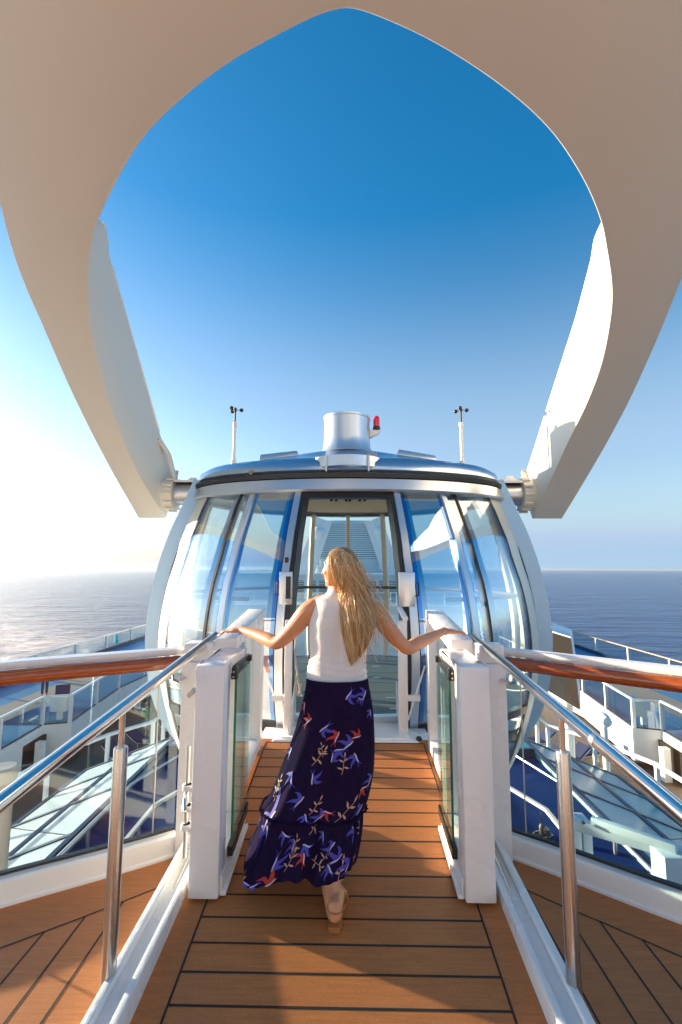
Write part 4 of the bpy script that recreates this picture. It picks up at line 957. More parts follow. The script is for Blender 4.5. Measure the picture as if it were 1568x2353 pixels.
for k in range(n):
    u = (k + 0.5) / n; a = gl[0][0].lerp(gl[1][0], u); b = gl[0][1].lerp(gl[1][1], u)
    mb = MB(); mb.bar(a - Vector((0, 0.22, 0)), b - Vector((0, 0.22, 0)), 0.3, 0.20); mb.build('louvre_slat', M['palebox'], t)
for s in (-1, 1):
    a, b = (f_(746, 1196), f_(700, 1325)) if s < 0 else (f_(856, 1196), f_(902, 1325))
    mb = MB(); mb.bar(a - Vector((0, 0.8, 0)), b - Vector((0, 0.8, 0)), 2.2, 0.75, (0, 1, 0)); mb.tube([a - Vector((0, 0.9, 0)), b - Vector((0, 0.9, 0))], 0.42, 12); mb.build('funnel_leg', M['white'], t)
for s, px_ in ((-1, 733), (1, 873)):
    t2 = thing('radome', 'white balloon-shaped satellite dome on the %s side of the funnel' % ('left' if s < 0 else 'right'), 'radome', f_(px_, 1300), 'satellite domes')
    c = f_(px_, 1226, YF - 1); mb = MB(); mb.lathe(c, [(0.3, -1.45), (0.42, -0.9), (0.75, -0.4), (0.9, 0.1), (0.82, 0.5), (0.5, 0.82), (0.05, 0.95)], 24); mb.build('dome', M['white'], t2)
    mb = MB(); mb.lathe(c, [(0.12, -4.5), (0.12, -1.4)], 10); mb.build('dome_mast', M['white'], t2)
t = thing('superstructure', 'long pale deckhouse with louvred openings under the funnel seen through the capsule', 'deckhouse', (0, 55, LZ))
a = f_(640, 1322, 54); b = f_(1010, 1322, 54)
mb = MB(); mb.box((-14, 54, LZ), (14, 85, a.z - 0.0)); mb.box((-14.5, 53.2, a.z), (14.5, 86, a.z + 0.25)); mb.build('wall', M['palebox'], t)
for px_ in (690, 718, 742, 856, 880, 904):
    p0 = f_(px_ - 8, 1372, 53.95); p1 = f_(px_ + 8, 1334, 53.95)
    mb = MB(); mb.box((p0.x, 53.93, p0.z), (p1.x, 53.99, p1.z)); w = mb.build('louvre_window', M['grey'], t)
    mb = MB()
    for k in range(8):
        z = p0.z + (p1.z - p0.z) * (k + 0.5) / 8; mb.box((p0.x + 0.04, 53.86, z - 0.05), (p1.x - 0.04, 53.93, z + 0.03))
    mb.build('slats', M['palebox'], w)
t = thing('glass_railing', 'glass deck railing with white posts in front of the louvred deckhouse', 'railing', (0, 45, LZ))
a = PY(700, 1362, 45); 
mb = MB(); mb.box((-12, 44.97, a.z - 1.2), (12, 45.03, a.z)); mb.build('glass_panels', gg, t)
mb = MB(); mb.box((-12, 44.94, a.z), (12, 45.06, a.z + 0.07)); mb.build('cap_rail', M['white'], t)
for k in range(-5, 6):
    mb = MB(); mb.box((k * 2.2 - 0.05, 44.95, a.z - 1.2), (k * 2.2 + 0.05, 45.05, a.z)); mb.build('post', M['white'], t)
mb = MB(); mb.box((-12.8, 44.8, LZ), (12.8, 54, a.z - 1.2)); mb.box((-12.9, 44.6, a.z - 1.5), (12.9, 44.8, a.z - 1.1)); mb.build('upper_terrace', M['white'], t)
# white wall added behind the viewer to bounce warm fill forward

t = thing('fill_wall', 'white wall with navy windows, added behind the viewer for warm bounce fill', 'deckhouse', (0, -7, DZ))
mb = MB(); mb.box((-11, -9, -6), (11, -6.2, 3.4)); mb.box((-11.3, -9.2, 3.4), (11.3, -5.9, 3.6)); mb.build('wall', M['white'], t)
for k in range(-3, 4):
    mb = MB(); mb.box((k * 1.9 - 0.7, -6.2, 1.2), (k * 1.9 + 0.7, -6.17, 2.5)); mb.build('window', M['navy'], t)
# ============================================================ the woman
def skin_mat():
    m = mat('skin', (0.60, 0.27, 0.135), 0.45, noise_amt=0.10, noise_scale=14, bump=0.05, bump_scale=220, sss=0.12)
    return m
M['skin'] = skin_mat()
def shirt_mat():
    m = mat('ribbed_white_knit', (0.80, 0.78, 0.75), 0.85)
    nt = m.node_tree; N = nt.nodes; L = nt.links; p = N['Principled BSDF']
    uv = N.new('ShaderNodeAttribute'); uv.attribute_name = 'rib'
    sp = N.new('ShaderNodeSeparateXYZ'); L.new(uv.outputs['Vector'], sp.inputs[0])
    mu = N.new('ShaderNodeMath'); mu.operation = 'MULTIPLY'; mu.inputs[1].default_value = 2 * pi * 150; L.new(sp.outputs[0], mu.inputs[0])
    si = N.new('ShaderNodeMath'); si.operation = 'SINE'; L.new(mu.outputs[0], si.inputs[0])
    b = N.new('ShaderNodeBump'); b.inputs['Strength'].default_value = 0.55; b.inputs['Distance'].default_value = 0.0015; L.new(si.outputs[0], b.inputs['Height'])
    n = N.new('ShaderNodeTexNoise'); n.inputs['Scale'].default_value = 160; mp = N.new('ShaderNodeMapping'); mp.inputs['Scale'].default_value = (0.3, 0.3, 1.5)
    tc = N.new('ShaderNodeTexCoord'); L.new(tc.outputs['Object'], mp.inputs[0]); L.new(mp.outputs[0], n.inputs['Vector'])
    b2 = N.new('ShaderNodeBump'); b2.inputs['Strength'].default_value = 0.3; b2.inputs['Distance'].default_value = 0.001; L.new(n.outputs[0], b2.inputs['Height']); L.new(b.outputs[0], b2.inputs['Normal']); L.new(b2.outputs[0], p.inputs['Normal'])
    mr = N.new('ShaderNodeMix'); mr.data_type = 'RGBA'; mr.inputs[6].default_value = (0.70, 0.66, 0.62, 1); mr.inputs[7].default_value = (0.84, 0.82, 0.80, 1)
    L.new(n.outputs[0], mr.inputs[0]); L.new(mr.outputs[2], p.inputs['Base Color'])
    p.inputs['Sheen Weight'].default_value = 0.2
    return m
M['shirt'] = shirt_mat()
M['skirt'] = mat('dark_skirt_cloth', (0.016, 0.009, 0.036), 0.9, spec=0.04, noise_amt=0.3, noise_scale=30)
M['skirt'].node_tree.nodes['Principled BSDF'].inputs['Sheen Weight'].default_value = 0.0
M['pblue'] = mat('print_blue', (0.05, 0.05, 0.40), 0.7); M['pred'] = mat('print_red', (0.40, 0.022, 0.018), 0.7)
M['pbeige'] = mat('print_beige', (0.50, 0.30, 0.22), 0.7); M['pwhite'] = mat('print_lilac', (0.55, 0.55, 0.70), 0.7)
def hair_mat(name, dark, mid, light):
    m = bpy.data.materials.new(name); m.use_nodes = True
    nt = m.node_tree; N = nt.nodes; L = nt.links; p = N['Principled BSDF']
    g = N.new('ShaderNodeNewGeometry'); cr = N.new('ShaderNodeValToRGB')
    cr.color_ramp.elements[0].position = 0.0; cr.color_ramp.elements[0].color = (*dark, 1)
    cr.color_ramp.elements[1].position = 1.0; cr.color_ramp.elements[1].color = (*light, 1)
    e = cr.color_ramp.elements.new(0.5); e.color = (*mid, 1)
    L.new(g.outputs['Random Per Island'], cr.inputs[0]); L.new(cr.outputs[0], p.inputs['Base Color'])
    p.inputs['Roughness'].default_value = 0.38; p.inputs['Specular IOR Level'].default_value = 0.6
    return m
M['hair'] = hair_mat('blond_hair', (0.32, 0.165, 0.06), (0.76, 0.48, 0.21), (1.0, 0.80, 0.50))
M['hairbase'] = mat('hair_underlayer', (0.26, 0.135, 0.052), 0.5, noise_amt=0.4, noise_scale=60, aniso_scale=(6, 6, 0.4))
M['nail'] = mat('nail', (0.75, 0.50, 0.42), 0.25)

def blob(mb, c, r, axes=None, n=16, m=10):
    c = Vector(c); ax = axes or (Vector((1, 0, 0)), Vector((0, 1, 0)), Vector((0, 0, 1)))
    r = r if isinstance(r, (tuple, list)) else (r, r, r)
    rows = []
    for i in range(m + 1):
        th = pi * i / m; th = min(max(th, 0.02), pi - 0.02)
        rows.append([c + ax[0] * (r[0] * sin(th) * cos(2 * pi * k / n)) + ax[1] * (r[1] * sin(th) * sin(2 * pi * k / n)) + ax[2] * (r[2] * cos(th)) for k in range(n)])
    mb.grid(rows, 0, True, True); mb.add(rows[0], [tuple(range(n))]); mb.add(rows[-1], [tuple(range(n))[::-1]])
def chain(mb, pts):                 # tapered limb: list of (point, radius)
    P = [Vector(p) for p, r in pts]; R = [r for p, r in pts]
    Pc = catmull(P, 5); Rc = [v.x for v in catmull([Vector((r, 0, 0)) for r in R], 5)]
    mb.tube(Pc, Rc, 14)
    for p, r in ((P[0], R[0]), (P[-1], R[-1])): blob(mb, p, r, n=12, m=8)

YB = 2.64
b = MB()
# torso and hips (under the clothes)
blob(b, PY(776, 1600, YB), (0.150, 0.100, 0.11)); blob(b, PY(777, 1530, YB), (0.118, 0.080, 0.13)); blob(b, PY(784, 1450, YB), (0.142, 0.088, 0.15))
blob(b, PY(784, 1400, YB), (0.135, 0.068, 0.06))
chain(b, [(PY(735, 1388, YB), 0.048), (PY(782, 1378, YB), 0.045), (PY(838, 1388, YB), 0.048)])
# left arm
LS, LE, LW = PY(724, 1396, YB), PY(640, 1476, 2.70), PY(556, 1447, 2.91)
chain(b, [(LS, 0.054), (PY(704, 1410, 2.645), 0.054), (PY(674, 1445, 2.67), 0.046), (LE, 0.037), (PY(618, 1470, 2.75), 0.038), (PY(586, 1457, 2.83), 0.030), (LW, 0.0225)])
RS, RE, RW = PY(848, 1396, YB), PY(934, 1488, 2.66), PY(1021, 1450, 2.89)
chain(b, [(RS, 0.054), (PY(868, 1412, 2.64), 0.054), (PY(900, 1454, 2.65), 0.046), (RE, 0.037), (PY(958, 1479, 2.71), 0.038), (PY(990, 1464, 2.80), 0.030), (RW, 0.0225)])
def hand(W, dirv, s, tips):
    """palm and five fingers from the wrist; up is away from the rail; s=-1 left hand (thumb on the inner, near side)"""
    d = dirv.normalized(); up = Vector((0, 0, 1)); side = d.cross(up).normalized(); up = side.cross(d).normalized()
    side = side if s > 0 else -side            # towards the thumb
    pc = W + d * 0.050
    blob(b, W + d * 0.012, (0.030, 0.024, 0.020), (d, side, up)); blob(b, pc + up * 0.002, (0.050, 0.039, 0.0155), (d, side, up)); blob(b, pc + d * 0.022, (0.028, 0.040, 0.0125), (d, side, up))
    ns = []
    for k, (off, ln, rr) in enumerate(((0.030, 0.078, 0.0085), (0.0110, 0.087, 0.0088), (-0.0100, 0.080, 0.0084), (-0.0295, 0.063, 0.0074))):
        k0 = pc + d * (0.040 - 0.006 * abs(k - 1)) + side * off
        spread = side * (off * 0.62); drop = (tips[k] if tips else -0.1)
        f1 = k0 + (d + spread * 6 + up * 0.10).normalized() * ln * 0.42
        f2 = f1 + (d + spread * 6 + up * (drop * 0.6)).normalized() * ln * 0.32
        f3 = f2 + (d + spread * 6 + up * drop * 2.0).normalized() * ln * 0.26
        chain(b, [(k0 - d * 0.015, rr * 1.12), (k0, rr * 1.15), (f1, rr), (f2, rr * 0.90), (f3, rr * 0.72)])
        ns.append((f3, (f3 - f2).normalized(), up, rr))
    t0 = W + d * 0.026 + side * 0.026 - up * 0.004
    t1 = t0 + (d * 0.7 + side * 0.75 - up * 0.25).normalized() * 0.036; t2 = t1 + (d * 0.95 + side * 0.25 - up * 0.5).normalized() * 0.027
    chain(b, [(t0 - side * 0.012, 0.0135), (t0, 0.0125), (t1, 0.0100), (t2, 0.0078)])
    ns.append((t2, (t2 - t1).normalized(), side, 0.0085))
    return ns
tipL = Vector((-0.880, 3.05, rz(3.05) + HR + 0.036)); tipR = Vector((2 * XC + 0.880, 3.05, rz(3.05) + HR + 0.036))
nailsL = hand(LW, tipL - LW, 1, (-0.30, -0.25, -0.25, -0.35)); nailsR = hand(RW, tipR - RW, -1, (-0.30, -0.25, -0.25, -0.35))
# legs: rear foot planted near the viewer, front leg hidden under the skirt
HPR, HPL = PY(798, 1620, YB), PY(748, 1620, YB)
KN = Vector((-0.045, 2.62, 0.70)); AN = PY(767, 2100, 2.335)
chain(b, [(HPR, 0.085), (Vector((-0.03, 2.66, 0.90)), 0.072), (KN, 0.052), (PY(763, 2015, 2.43), 0.046), (PY(762, 2062, 2.37), 0.035), (AN, 0.031)])
heel = Vector((PY(770, 2140, 2.29).x, 2.295, rz(2.295) + 0.072))
fd = Vector((0.10, 0.99, 0.02)).normalized()
chain(b, [(AN, 0.031), (heel + Vector((0, 0.018, 0.014)), 0.034), (heel + Vector((0, 0.0, -0.012)), 0.032)])
chain(b, [(heel, 0.029), (heel + fd * 0.08, 0.032), (heel + fd * 0.14 - Vector((0, 0, 0.012)), 0.026), (heel + fd * 0.175 - Vector((0, 0, 0.018)), 0.018)])
for k, o_ in enumerate((-0.026, -0.010, 0.004, 0.016, 0.027)):
    q = heel + fd * (0.165 - 0.008 * k) + Vector((o_, 0, -0.022)); chain(b, [(q, 0.011), (q + fd * 0.03, 0.009 if k else 0.012)])
chain(b, [(HPL, 0.085), (Vector((-0.12, 2.80, 0.86)), 0.072), (Vector((-0.10, 2.90, 0.72)), 0.052), (Vector((-0.10, 2.88, 0.52)), 0.045), (Vector((-0.10, 2.84, 0.385)), 0.030)])
h2 = Vector((-0.10, 2.84, rz(2.84) + 0.045)); chain(b, [(Vector((-0.10, 2.84, 0.385)), 0.03), (h2, 0.028), (h2 + Vector((0, 0.12, 0.01)), 0.028), (h2 + Vector((0, 0.19, 0.0)), 0.02)])
# neck and head, turned to the left
HC = PY(780, 1307, 2.615); hf = Vector((-0.95, 0.31, -0.06)).normalized(); hu = Vector((-0.02, 0.02, 1)); hs = hf.cross(hu).normalized(); hu = hs.cross(hf).normalized()
def H(f, s_, u): return HC + hf * f + hs * s_ + hu * u
chain(b, [(PY(782, 1385, YB), 0.052), (PY(780, 1362, YB - 0.01), 0.048), (H(-0.005, 0, -0.06), 0.050)])
AX = (hf, hs, hu)
blob(b, H(-0.012, 0, 0.018), (0.090, 0.072, 0.090), AX, 24, 16); blob(b, H(0.030, 0, -0.012), (0.058, 0.060, 0.080), AX, 20, 12)
blob(b, H(0.040, 0, -0.062), (0.042, 0.044, 0.040), AX); blob(b, H(0.068, 0, -0.083), (0.016, 0.018, 0.014), AX)
blob(b, H(0.065, 0, 0.035), (0.016, 0.045, 0.014), AX)                     # brow
chain(b, [(H(0.078, 0, 0.018), 0.007), (H(0.094, 0, -0.012), 0.008), (H(0.085, 0, -0.022), 0.008)])     # nose
for s_ in (-1, 1):
    blob(b, H(0.094, s_ * 0.010, -0.018), (0.008, 0.008, 0.006), AX, 10, 8)
    blob(b, H(0.060, s_ * 0.034, -0.015), (0.022, 0.020, 0.020), AX, 12, 8)    # cheeks
    blob(b, H(0.064, s_ * 0.030, 0.016), (0.012, 0.014, 0.009), AX, 12, 8)     # lids
    blob(b, H(-0.005, s_ * 0.073, -0.012), (0.018, 0.008, 0.030), AX, 12, 8)   # ears
blob(b, H(0.078, 0, -0.040), (0.010, 0.021, 0.006), AX, 12, 8); blob(b, H(0.076, 0, -0.051), (0.010, 0.018, 0.007), AX, 12, 8)
body = b.build('person', M['skin'], None)
rm = body.modifiers.new('r', 'REMESH'); rm.mode = 'VOXEL'; rm.voxel_size = 0.0042; rm.use_smooth_shade = True
smd = body.modifiers.new('s', 'SMOOTH'); smd.factor = 0.5; smd.iterations = 4
dg = bpy.context.evaluated_depsgraph_get(); nm = bpy.data.meshes.new_from_object(body.evaluated_get(dg)); body.modifiers.clear()
body.data = nm; nm.name = 'person'
nm.materials.clear(); nm.materials.append(M['skin'])
for p_ in nm.polygons: p_.use_smooth = True
body['label'] = 'woman seen from behind with long blond hair, white sleeveless top and dark bird-print skirt'; body['category'] = 'person'
# face details
em = mat('eye', (0.05, 0.035, 0.03), 0.1)
for s_ in (-1, 1):
    e_ = MB(); blob(e_, H(0.0690, s_ * 0.030, 0.010), (0.006, 0.012, 0.005), AX, 12, 8); e_.build('eye', em, body)
for s_ in (-1, 1):
    e_ = MB(); e_.tube([H(0.0765, s_ * 0.016, 0.034), H(0.074, s_ * 0.030, 0.038), H(0.063, s_ * 0.044, 0.034)], 0.0028, 6); e_.build('eyebrow', M['hairbase'], body)
    e_ = MB(); e_.tube([H(0.074, s_ * 0.020, 0.014), H(0.075, s_ * 0.031, 0.016), H(0.067, s_ * 0.042, 0.013)], 0.0014, 6); e_.build('eyelash', M['hairbase'], body)
e_ = MB(); blob(e_, H(0.0855, 0, -0.0405), (0.005, 0.018, 0.004), AX, 12, 8); blob(e_, H(0.083, 0, -0.0500), (0.005, 0.015, 0.005), AX, 12, 8); e_.build('lips', mat('lips', (0.50, 0.16, 0.13), 0.35), body)
for (p_, d_, u_, r_) in nailsL + nailsR:
    sd = d_.cross(u_).normalized(); uu = sd.cross(d_).normalized(); uu = uu if uu.dot(u_) > 0 else -uu
    e_ = MB(); blob(e_, p_ + uu * r_ * 0.62 + d_ * 0.002, (0.0065, 0.0050, 0.0018), (d_, sd, uu), 10, 6); e_.build('nail', M['nail'], body)

# --- shirt: stacked rings, high collar, creases at the waist
def ringpt(c, a, bb, ph, p=2.2):
    cs, sn = cos(ph), sin(ph)
    return Vector((c.x + a * (abs(sn) ** (2 / p)) * (1 if sn >= 0 else -1), c.y - bb * (abs(cs) ** (2 / p)) * (1 if cs >= 0 else -1), c.z))
sh_t = [(1583, 703, 846, .112), (1577, 703, 846, .112), (1560, 705, 844, .107), (1540, 708, 842, .102), (1520, 712, 841, .096), (1495, 712, 843, .095), (1465, 711, 849, .100), (1438, 710, 855, .106), (1415, 713, 856, .105),
        (1398, 717, 853, .098), (1385, 720, 849, .085), (1376, 724, 843, .070), (1371, 735, 830, .058), (1366, 748, 815, .054), (1359, 753, 806, .056), (1350, 754, 803, .056), (1343, 755, 800, .055)]
NS = 128; rows = []
vv = [Vector((a_[0], a_[1], a_[2])) for a_ in sh_t]; ww = [Vector((a_[3], 0, 0)) for a_ in sh_t]
vv = catmull(vv, 5); ww = catmull(ww, 5)
for (v, w_) in zip(vv, ww):
    py, xl, xr = v.x, v.y, v.z; bb = w_.x
    L_ = PY(xl, py, YB); R_ = PY(xr, py, YB); zf = PY(780, py, YB - bb).z
    c = Vector(((L_.x + R_.x) / 2, YB, zf)); a_ = (R_.x - L_.x) / 2
    row = []
    for k in range(NS):
        ph = 2 * pi * k / NS; q = ringpt(c, a_, bb, ph, 2.15)
        # spine hollow and shoulder blades
        if cos(ph) > 0 and 1380 < py < 1520: q.y += 0.010 * math.exp(-((q.x - c.x) / 0.025) ** 2) * (1 if py > 1400 else 0.3)
        cre = 0.0
        if py > 1490: cre = 0.0026 * sin((zf * 190) + 2.2 * sin(ph * 1.0 + 0.6) + noise.noise(Vector((ph * 1.3, zf * 9, 0))) * 4) * min(1, (py - 1490) / 40) * (1 if py < 1572 else 0.3)
        cre += 0.004 * noise.noise(Vector((q.x * 11, q.y * 11, zf * 16)))
        n_ = Vector((q.x - c.x, q.y - c.y, 0)).normalized(); q += n_ * cre
        if py > 1575: q.z += 0.006 * sin(ph * 2 + 0.5)
        row.append(q)
    rows.append(row)
sb = MB(); sb.grid(rows, 0, True, True)
inner = [p + (Vector((rows[-1][0].x, 0, 0)) * 0) + (Vector((sum(q.x for q in rows[-1]) / NS, YB, rows[-1][0].z)) - p) * 0.06 for p in rows[-1]]
sb.grid([rows[-1], inner, [p - Vector((0, 0, 0.03)) for p in inner]], 0, True, True)
bot = [p + (Vector((sum(q.x for q in rows[0]) / NS, YB, p.z)) - p) * 0.03 for p in rows[0]]; sb.grid([rows[0], bot, [p + Vector((0, 0, 0.03)) for p in bot]], 0, True, True)
so = sb.build('shirt', M['shirt'], body, sharp=80)
at = so.data.attributes.new('rib', 'FLOAT_VECTOR', 'POINT')
cx_ = sum(v.co.x for v in so.data.vertices) / len(so.data.vertices)
for i, v in enumerate(so.data.vertices):
    at.data[i].vector = (v.co.x, 0, v.co.z)

# --- skirt
sk_t = [(1568, 704, 846, .112), (1590, 702, 849, .120), (1620, 697, 854, .128), (1660, 688, 859, .138), (1710, 674, 861, .145), (1760, 658, 860, .152), (1810, 640, 857, .162), (1860, 622, 848, .175), (1893, 606, 838, .188), (1904, 602, 834, .190),
        (1940, 597, 833, .205), (1985, 583, 829, .225), (2025, 566, 823, .240), (2052, 560, 818, .250)]
NK = 240
SKV = catmull([Vector(a_[:3]) for a_ in sk_t], 6); SKW = catmull([Vector((a_[3], 0, 0)) for a_ in sk_t], 6)
NT = len(SKV)
def Sk(ph, t, off=0.0):
    t = min(max(t, 0), NT - 1.001); i = int(t); f = t - i
    v = SKV[i].lerp(SKV[i + 1], f); bb = SKW[i].x + (SKW[i + 1].x - SKW[i].x) * f
    py, xl, xr = v
    g = min(max((py - 1600) / 450, 0), 1)
    yc = YB - 0.02 - 0.05 * g
    L_ = PY(xl, py - 20 * g, yc); R_ = PY(xr, py - 20 * g, yc); zf = PY(700, py, yc - bb).z
    c = Vector(((L_.x + R_.x) / 2, yc, zf)); a_ = (R_.x - L_.x) / 2
    q = ringpt(c, a_, bb, ph, 2.1)
    n_ = Vector((sin(ph), -cos(ph), 0))
    lower = min(max((py - 1900) / 30, 0), 1)
    fold = g * 0.016 * (sin(5 * ph + 0.8 + py * 0.0026) + 0.6 * sin(9 * ph + 2.0 - py * 0.004)) + 0.005 * g * sin(17 * ph + 1)
    damp = 1 - 0.75 * abs(sin(ph)) ** 4
    fold *= damp
    fold += damp * lower * 0.013 * sin(23 * ph + 0.7 * sin(3 * ph)) * (1 - 0.4 * min(1, (py - 1900) / 150)) + damp * lower * 0.012 * sin(7 * ph + 1.3)
    fold += 0.004 * noise.noise(Vector((q.x * 14, q.y * 14, q.z * 5)))
    # deep fold between the legs on the camera side
    fold -= g * 0.055 * math.exp(-((ph - 0.16 + (1 - g) * 0.1) / 0.13) ** 2)
    q += n_ * (fold + off)
    # hem dips at far left, rises over the rear foot
    if py > 1900:
        k = (py - 1900) / 150
        q.z += k * (0.030 * math.exp(-((ph + 0.05) / 0.30) ** 2) - 0.045 * math.exp(-((ph + 0.95) / 0.45) ** 2) + 0.006 * sin(8 * ph)) + k * 0.012
    return q
def band(t0, t1, n, off=0.0):
    return [[Sk(2 * pi * k / NK - pi, t0 + (t1 - t0) * i / n, off) for k in range(NK)] for i in range(n + 1)]
kb = MB()
kb.grid(band(0, NT - 1.002, 90), 0, True, True)
ins_ = band(0, NT - 1.002, 20, -0.004); kb.grid(ins_, 0, True, True); kb.grid([band(NT - 1.002, NT - 1.002, 1)[0], ins_[-1]], 0, True, True)
# gathered ruffle at the tier seam
ti = 8.4 * 6
rf = []
for (dt, off) in ((-1.6, 0.004), (-1.0, 0.017), (0.0, 0.012), (1.0, 0.015), (1.6, 0.003)):
    rf.append([Sk(2 * pi * k / NK - pi, ti + dt + 0.5 * sin(k * 1.7), off + 0.004 * sin(k * 1.15) * (1 if off > .01 else 0)) for k in range(NK)])
kb.grid(rf, 0, True, True)
# waistband seam
kb.grid([[Sk(2 * pi * k / NK - pi, 9.0 + d_, o_) for k in range(NK)] for d_, o_ in ((-0.15, 0.0005), (0, 0.0025), (0.15, 0.0005))], 0, True, True)
# printed birds and sprigs, laid in the cloth's own coordinates
RI = ROT.transposed()
def proj(p):
    c = RI @ (p - CAM); return 784 + F_PX * c.x / -c.z, 1176.5 - F_PX * c.y / -c.z
gridp = [(ph / 40, t, proj(Sk(ph / 40, t))) for ph in range(-62, 63, 2) for t in range(0, NT - 1, 2)]
def locate(px, py):
    best = min(gridp, key=lambda g_: (g_[2][0] - px) ** 2 + (g_[2][1] - py) ** 2)
    return max(-1.2, min(1.2, best[0])), best[1]
def strip(cl, frame, mi, off=0.0022):
    """centre line [(a,b,w)] in metres on the cloth"""
    ph0, t0, kx, ky, rot, sc = frame
    pts = catmull([Vector((a * sc, b_ * sc, w * sc)) for a, b_, w in cl], 5)
    rr_ = []
    for i, p in enumerate(pts):
        d = (pts[min(i + 1, len(pts) - 1)] - pts[max(i - 1, 0)]); l = sqrt(d.x ** 2 + d.y ** 2) or 1; nx, ny = -d.y / l, d.x / l
        row = []
        for w in (-p.z, 0, p.z):
            a, b_ = p.x + nx * w, p.y + ny * w
            u, v = a * cos(rot) - b_ * sin(rot), a * sin(rot) + b_ * cos(rot)
            row.append(Sk(ph0 + u / kx, t0 - v / ky, off))
        rr_.append(row)
    kb.grid(rr_, mi, True)
def frame_at(ph, t, rot, sc):
    kx = (Sk(ph + 0.04, t) - Sk(ph - 0.04, t)).length / 0.08; ky = (Sk(ph, min(t + 2, NT - 2)) - Sk(ph, max(t - 2, 0))).length / (min(t + 2, NT - 2) - max(t - 2, 0))
    return ph, t, max(kx, 0.06), ky, rot, sc
def bird(fr, col):
    strip([(-0.10, 0.42, 0.004), (0.02, 0.30, 0.055), (0.06, 0.14, 0.085), (0.0, 0.0, 0.07)], fr, col, 0.0022)
    strip([(-0.50, 0.16, 0.004), (-0.30, 0.15, 0.05), (-0.12, 0.06, 0.08), (0.0, 0.0, 0.07)], fr, col, 0.0024)
    strip([(0.22, 0.06, 0.01), (0.12, 0.02, 0.055), (-0.05, -0.06, 0.06), (-0.2, -0.2, 0.02)], fr, col, 0.0026)
    strip([(-0.12, -0.12, 0.03), (-0.26, -0.28, 0.016), (-0.30, -0.42, 0.002)], fr, col, 0.0023); strip([(-0.12, -0.12, 0.03), (-0.34, -0.20, 0.014), (-0.46, -0.22, 0.002)], fr, col, 0.0021)
    strip([(0.20, 0.05, 0.005), (0.08, -0.02, 0.026), (-0.14, -0.13, 0.022), (-0.2, -0.2, 0.004)], fr, 4, 0.0030)
    strip([(0.24, 0.08, 0.004), (0.18, 0.07, 0.03), (0.12, 0.03, 0.012)], fr, 3, 0.0032)
def sprig(fr):
    strip([(-0.4, -0.2, 0.012), (-0.1, -0.06, 0.015), (0.15, 0.1, 0.013), (0.4, 0.2, 0.01)], fr, 3, 0.0020)
    for (x_, y_, dx, dy) in ((-0.15, -0.08, -0.12, 0.30), (-0.05, -0.04, 0.10, -0.32), (0.15, 0.1, -0.06, 0.30), (0.2, 0.12, 0.26, -0.12), (0.38, 0.2, 0.2, 0.16)):
        strip([(x_, y_, 0.008), (x_ + dx * 0.5, y_ + dy * 0.5, 0.045), (x_ + dx, y_ + dy, 0.003)], fr, 3, 0.0021)
birds = [(970, 360, 120, 1, 200), (1085, 335, 120, 1, 20), (1060, 395, 70, 1, 120), (1140, 500, 80, 1, 60), (628, 440, 100, 2, 70), (662, 530, 110, 2, 20), (785, 640, 120, 1, 190), (872, 700, 120, 2, 40), (1045, 700, 100, 2, -20), (970, 750, 130, 1, 10), (900, 800, 110, 1, 160), (1028, 850, 120, 1, 90), (855, 870, 100, 1, 240),
         (512, 790, 100, 1, 60), (508, 1015, 130, 1, 80), (695, 1005, 120, 1, 250), (1125, 1005, 120, 1, 30), (1078, 1095, 120, 2, 150), (590, 1190, 130, 1, 30), (350, 1315, 130, 1, 20), (632, 1310, 100, 1, 100), (790, 1285, 110, 2, 150), (740, 1325, 110, 1, 10), (1050, 1270, 130, 1, 40),
         (322, 1430, 120, 1, 70), (475, 1450, 100, 1, 110), (545, 1530, 110, 1, 60), (645, 1560, 120, 1, 150), (612, 1630, 110, 2, 80), (788, 1450, 90, 1, 70), (1005, 1420, 120, 1, 100), (840, 1540, 110, 1, 30), (1020, 1600, 100, 2, 170), (390, 1705, 140, 1, 240), (890, 1640, 140, 1, 0), (960, 1680, 130, 1, 40), (810, 1730, 120, 1, 100), (362, 1900, 140, 2, 0), (172, 1830, 110, 1, 140), (232, 1935, 100, 1, 160)]
sprigs = [(930, 890, 110, 60), (735, 865, 120, 30), (775, 790, 80, 80), (430, 1060, 110, 60), (395, 1150, 90, 70), (700, 1240, 100, 40), (930, 1275, 140, 20), (700, 1385, 90, 10), (1060, 1400, 80, 70), (510, 1680, 120, 50), (710, 1690, 110, -30), (550, 1540, 100, 60), (895, 1790, 130, 60), (150, 1850, 80, 80), (800, 1610, 90, 30)]
KZ = 0.2928
for (zx, zy, sz, col, rot) in birds:
    ph, t = locate(516.9 + zx * KZ, 1493.4 + zy * KZ); bird(frame_at(ph, t, radians(rot), sz * KZ * 0.00225 * 1.3), col)
for (zx, zy, sz, rot) in sprigs:
    ph, t = locate(516.9 + zx * KZ, 1493.4 + zy * KZ); sprig(frame_at(ph, t, radians(rot), sz * KZ * 0.00225 * 1.25))
rnd = random.Random(3)
for k in range(26):
    ph = rnd.uniform(1.75, 4.5); ph = ph if ph < pi else ph - 2 * pi; t = rnd.uniform(8, NT - 10)
    if rnd.random() < 0.7: bird(frame_at(ph, t, rnd.uniform(0, 6), 0.08), rnd.choice((1, 1, 1, 2)))
    else: sprig(frame_at(ph, t, rnd.uniform(0, 6), 0.08))
kb.build('skirt', [M['skirt'], M['pblue'], M['pred'], M['pbeige'], M['pwhite']], body, sharp=70)

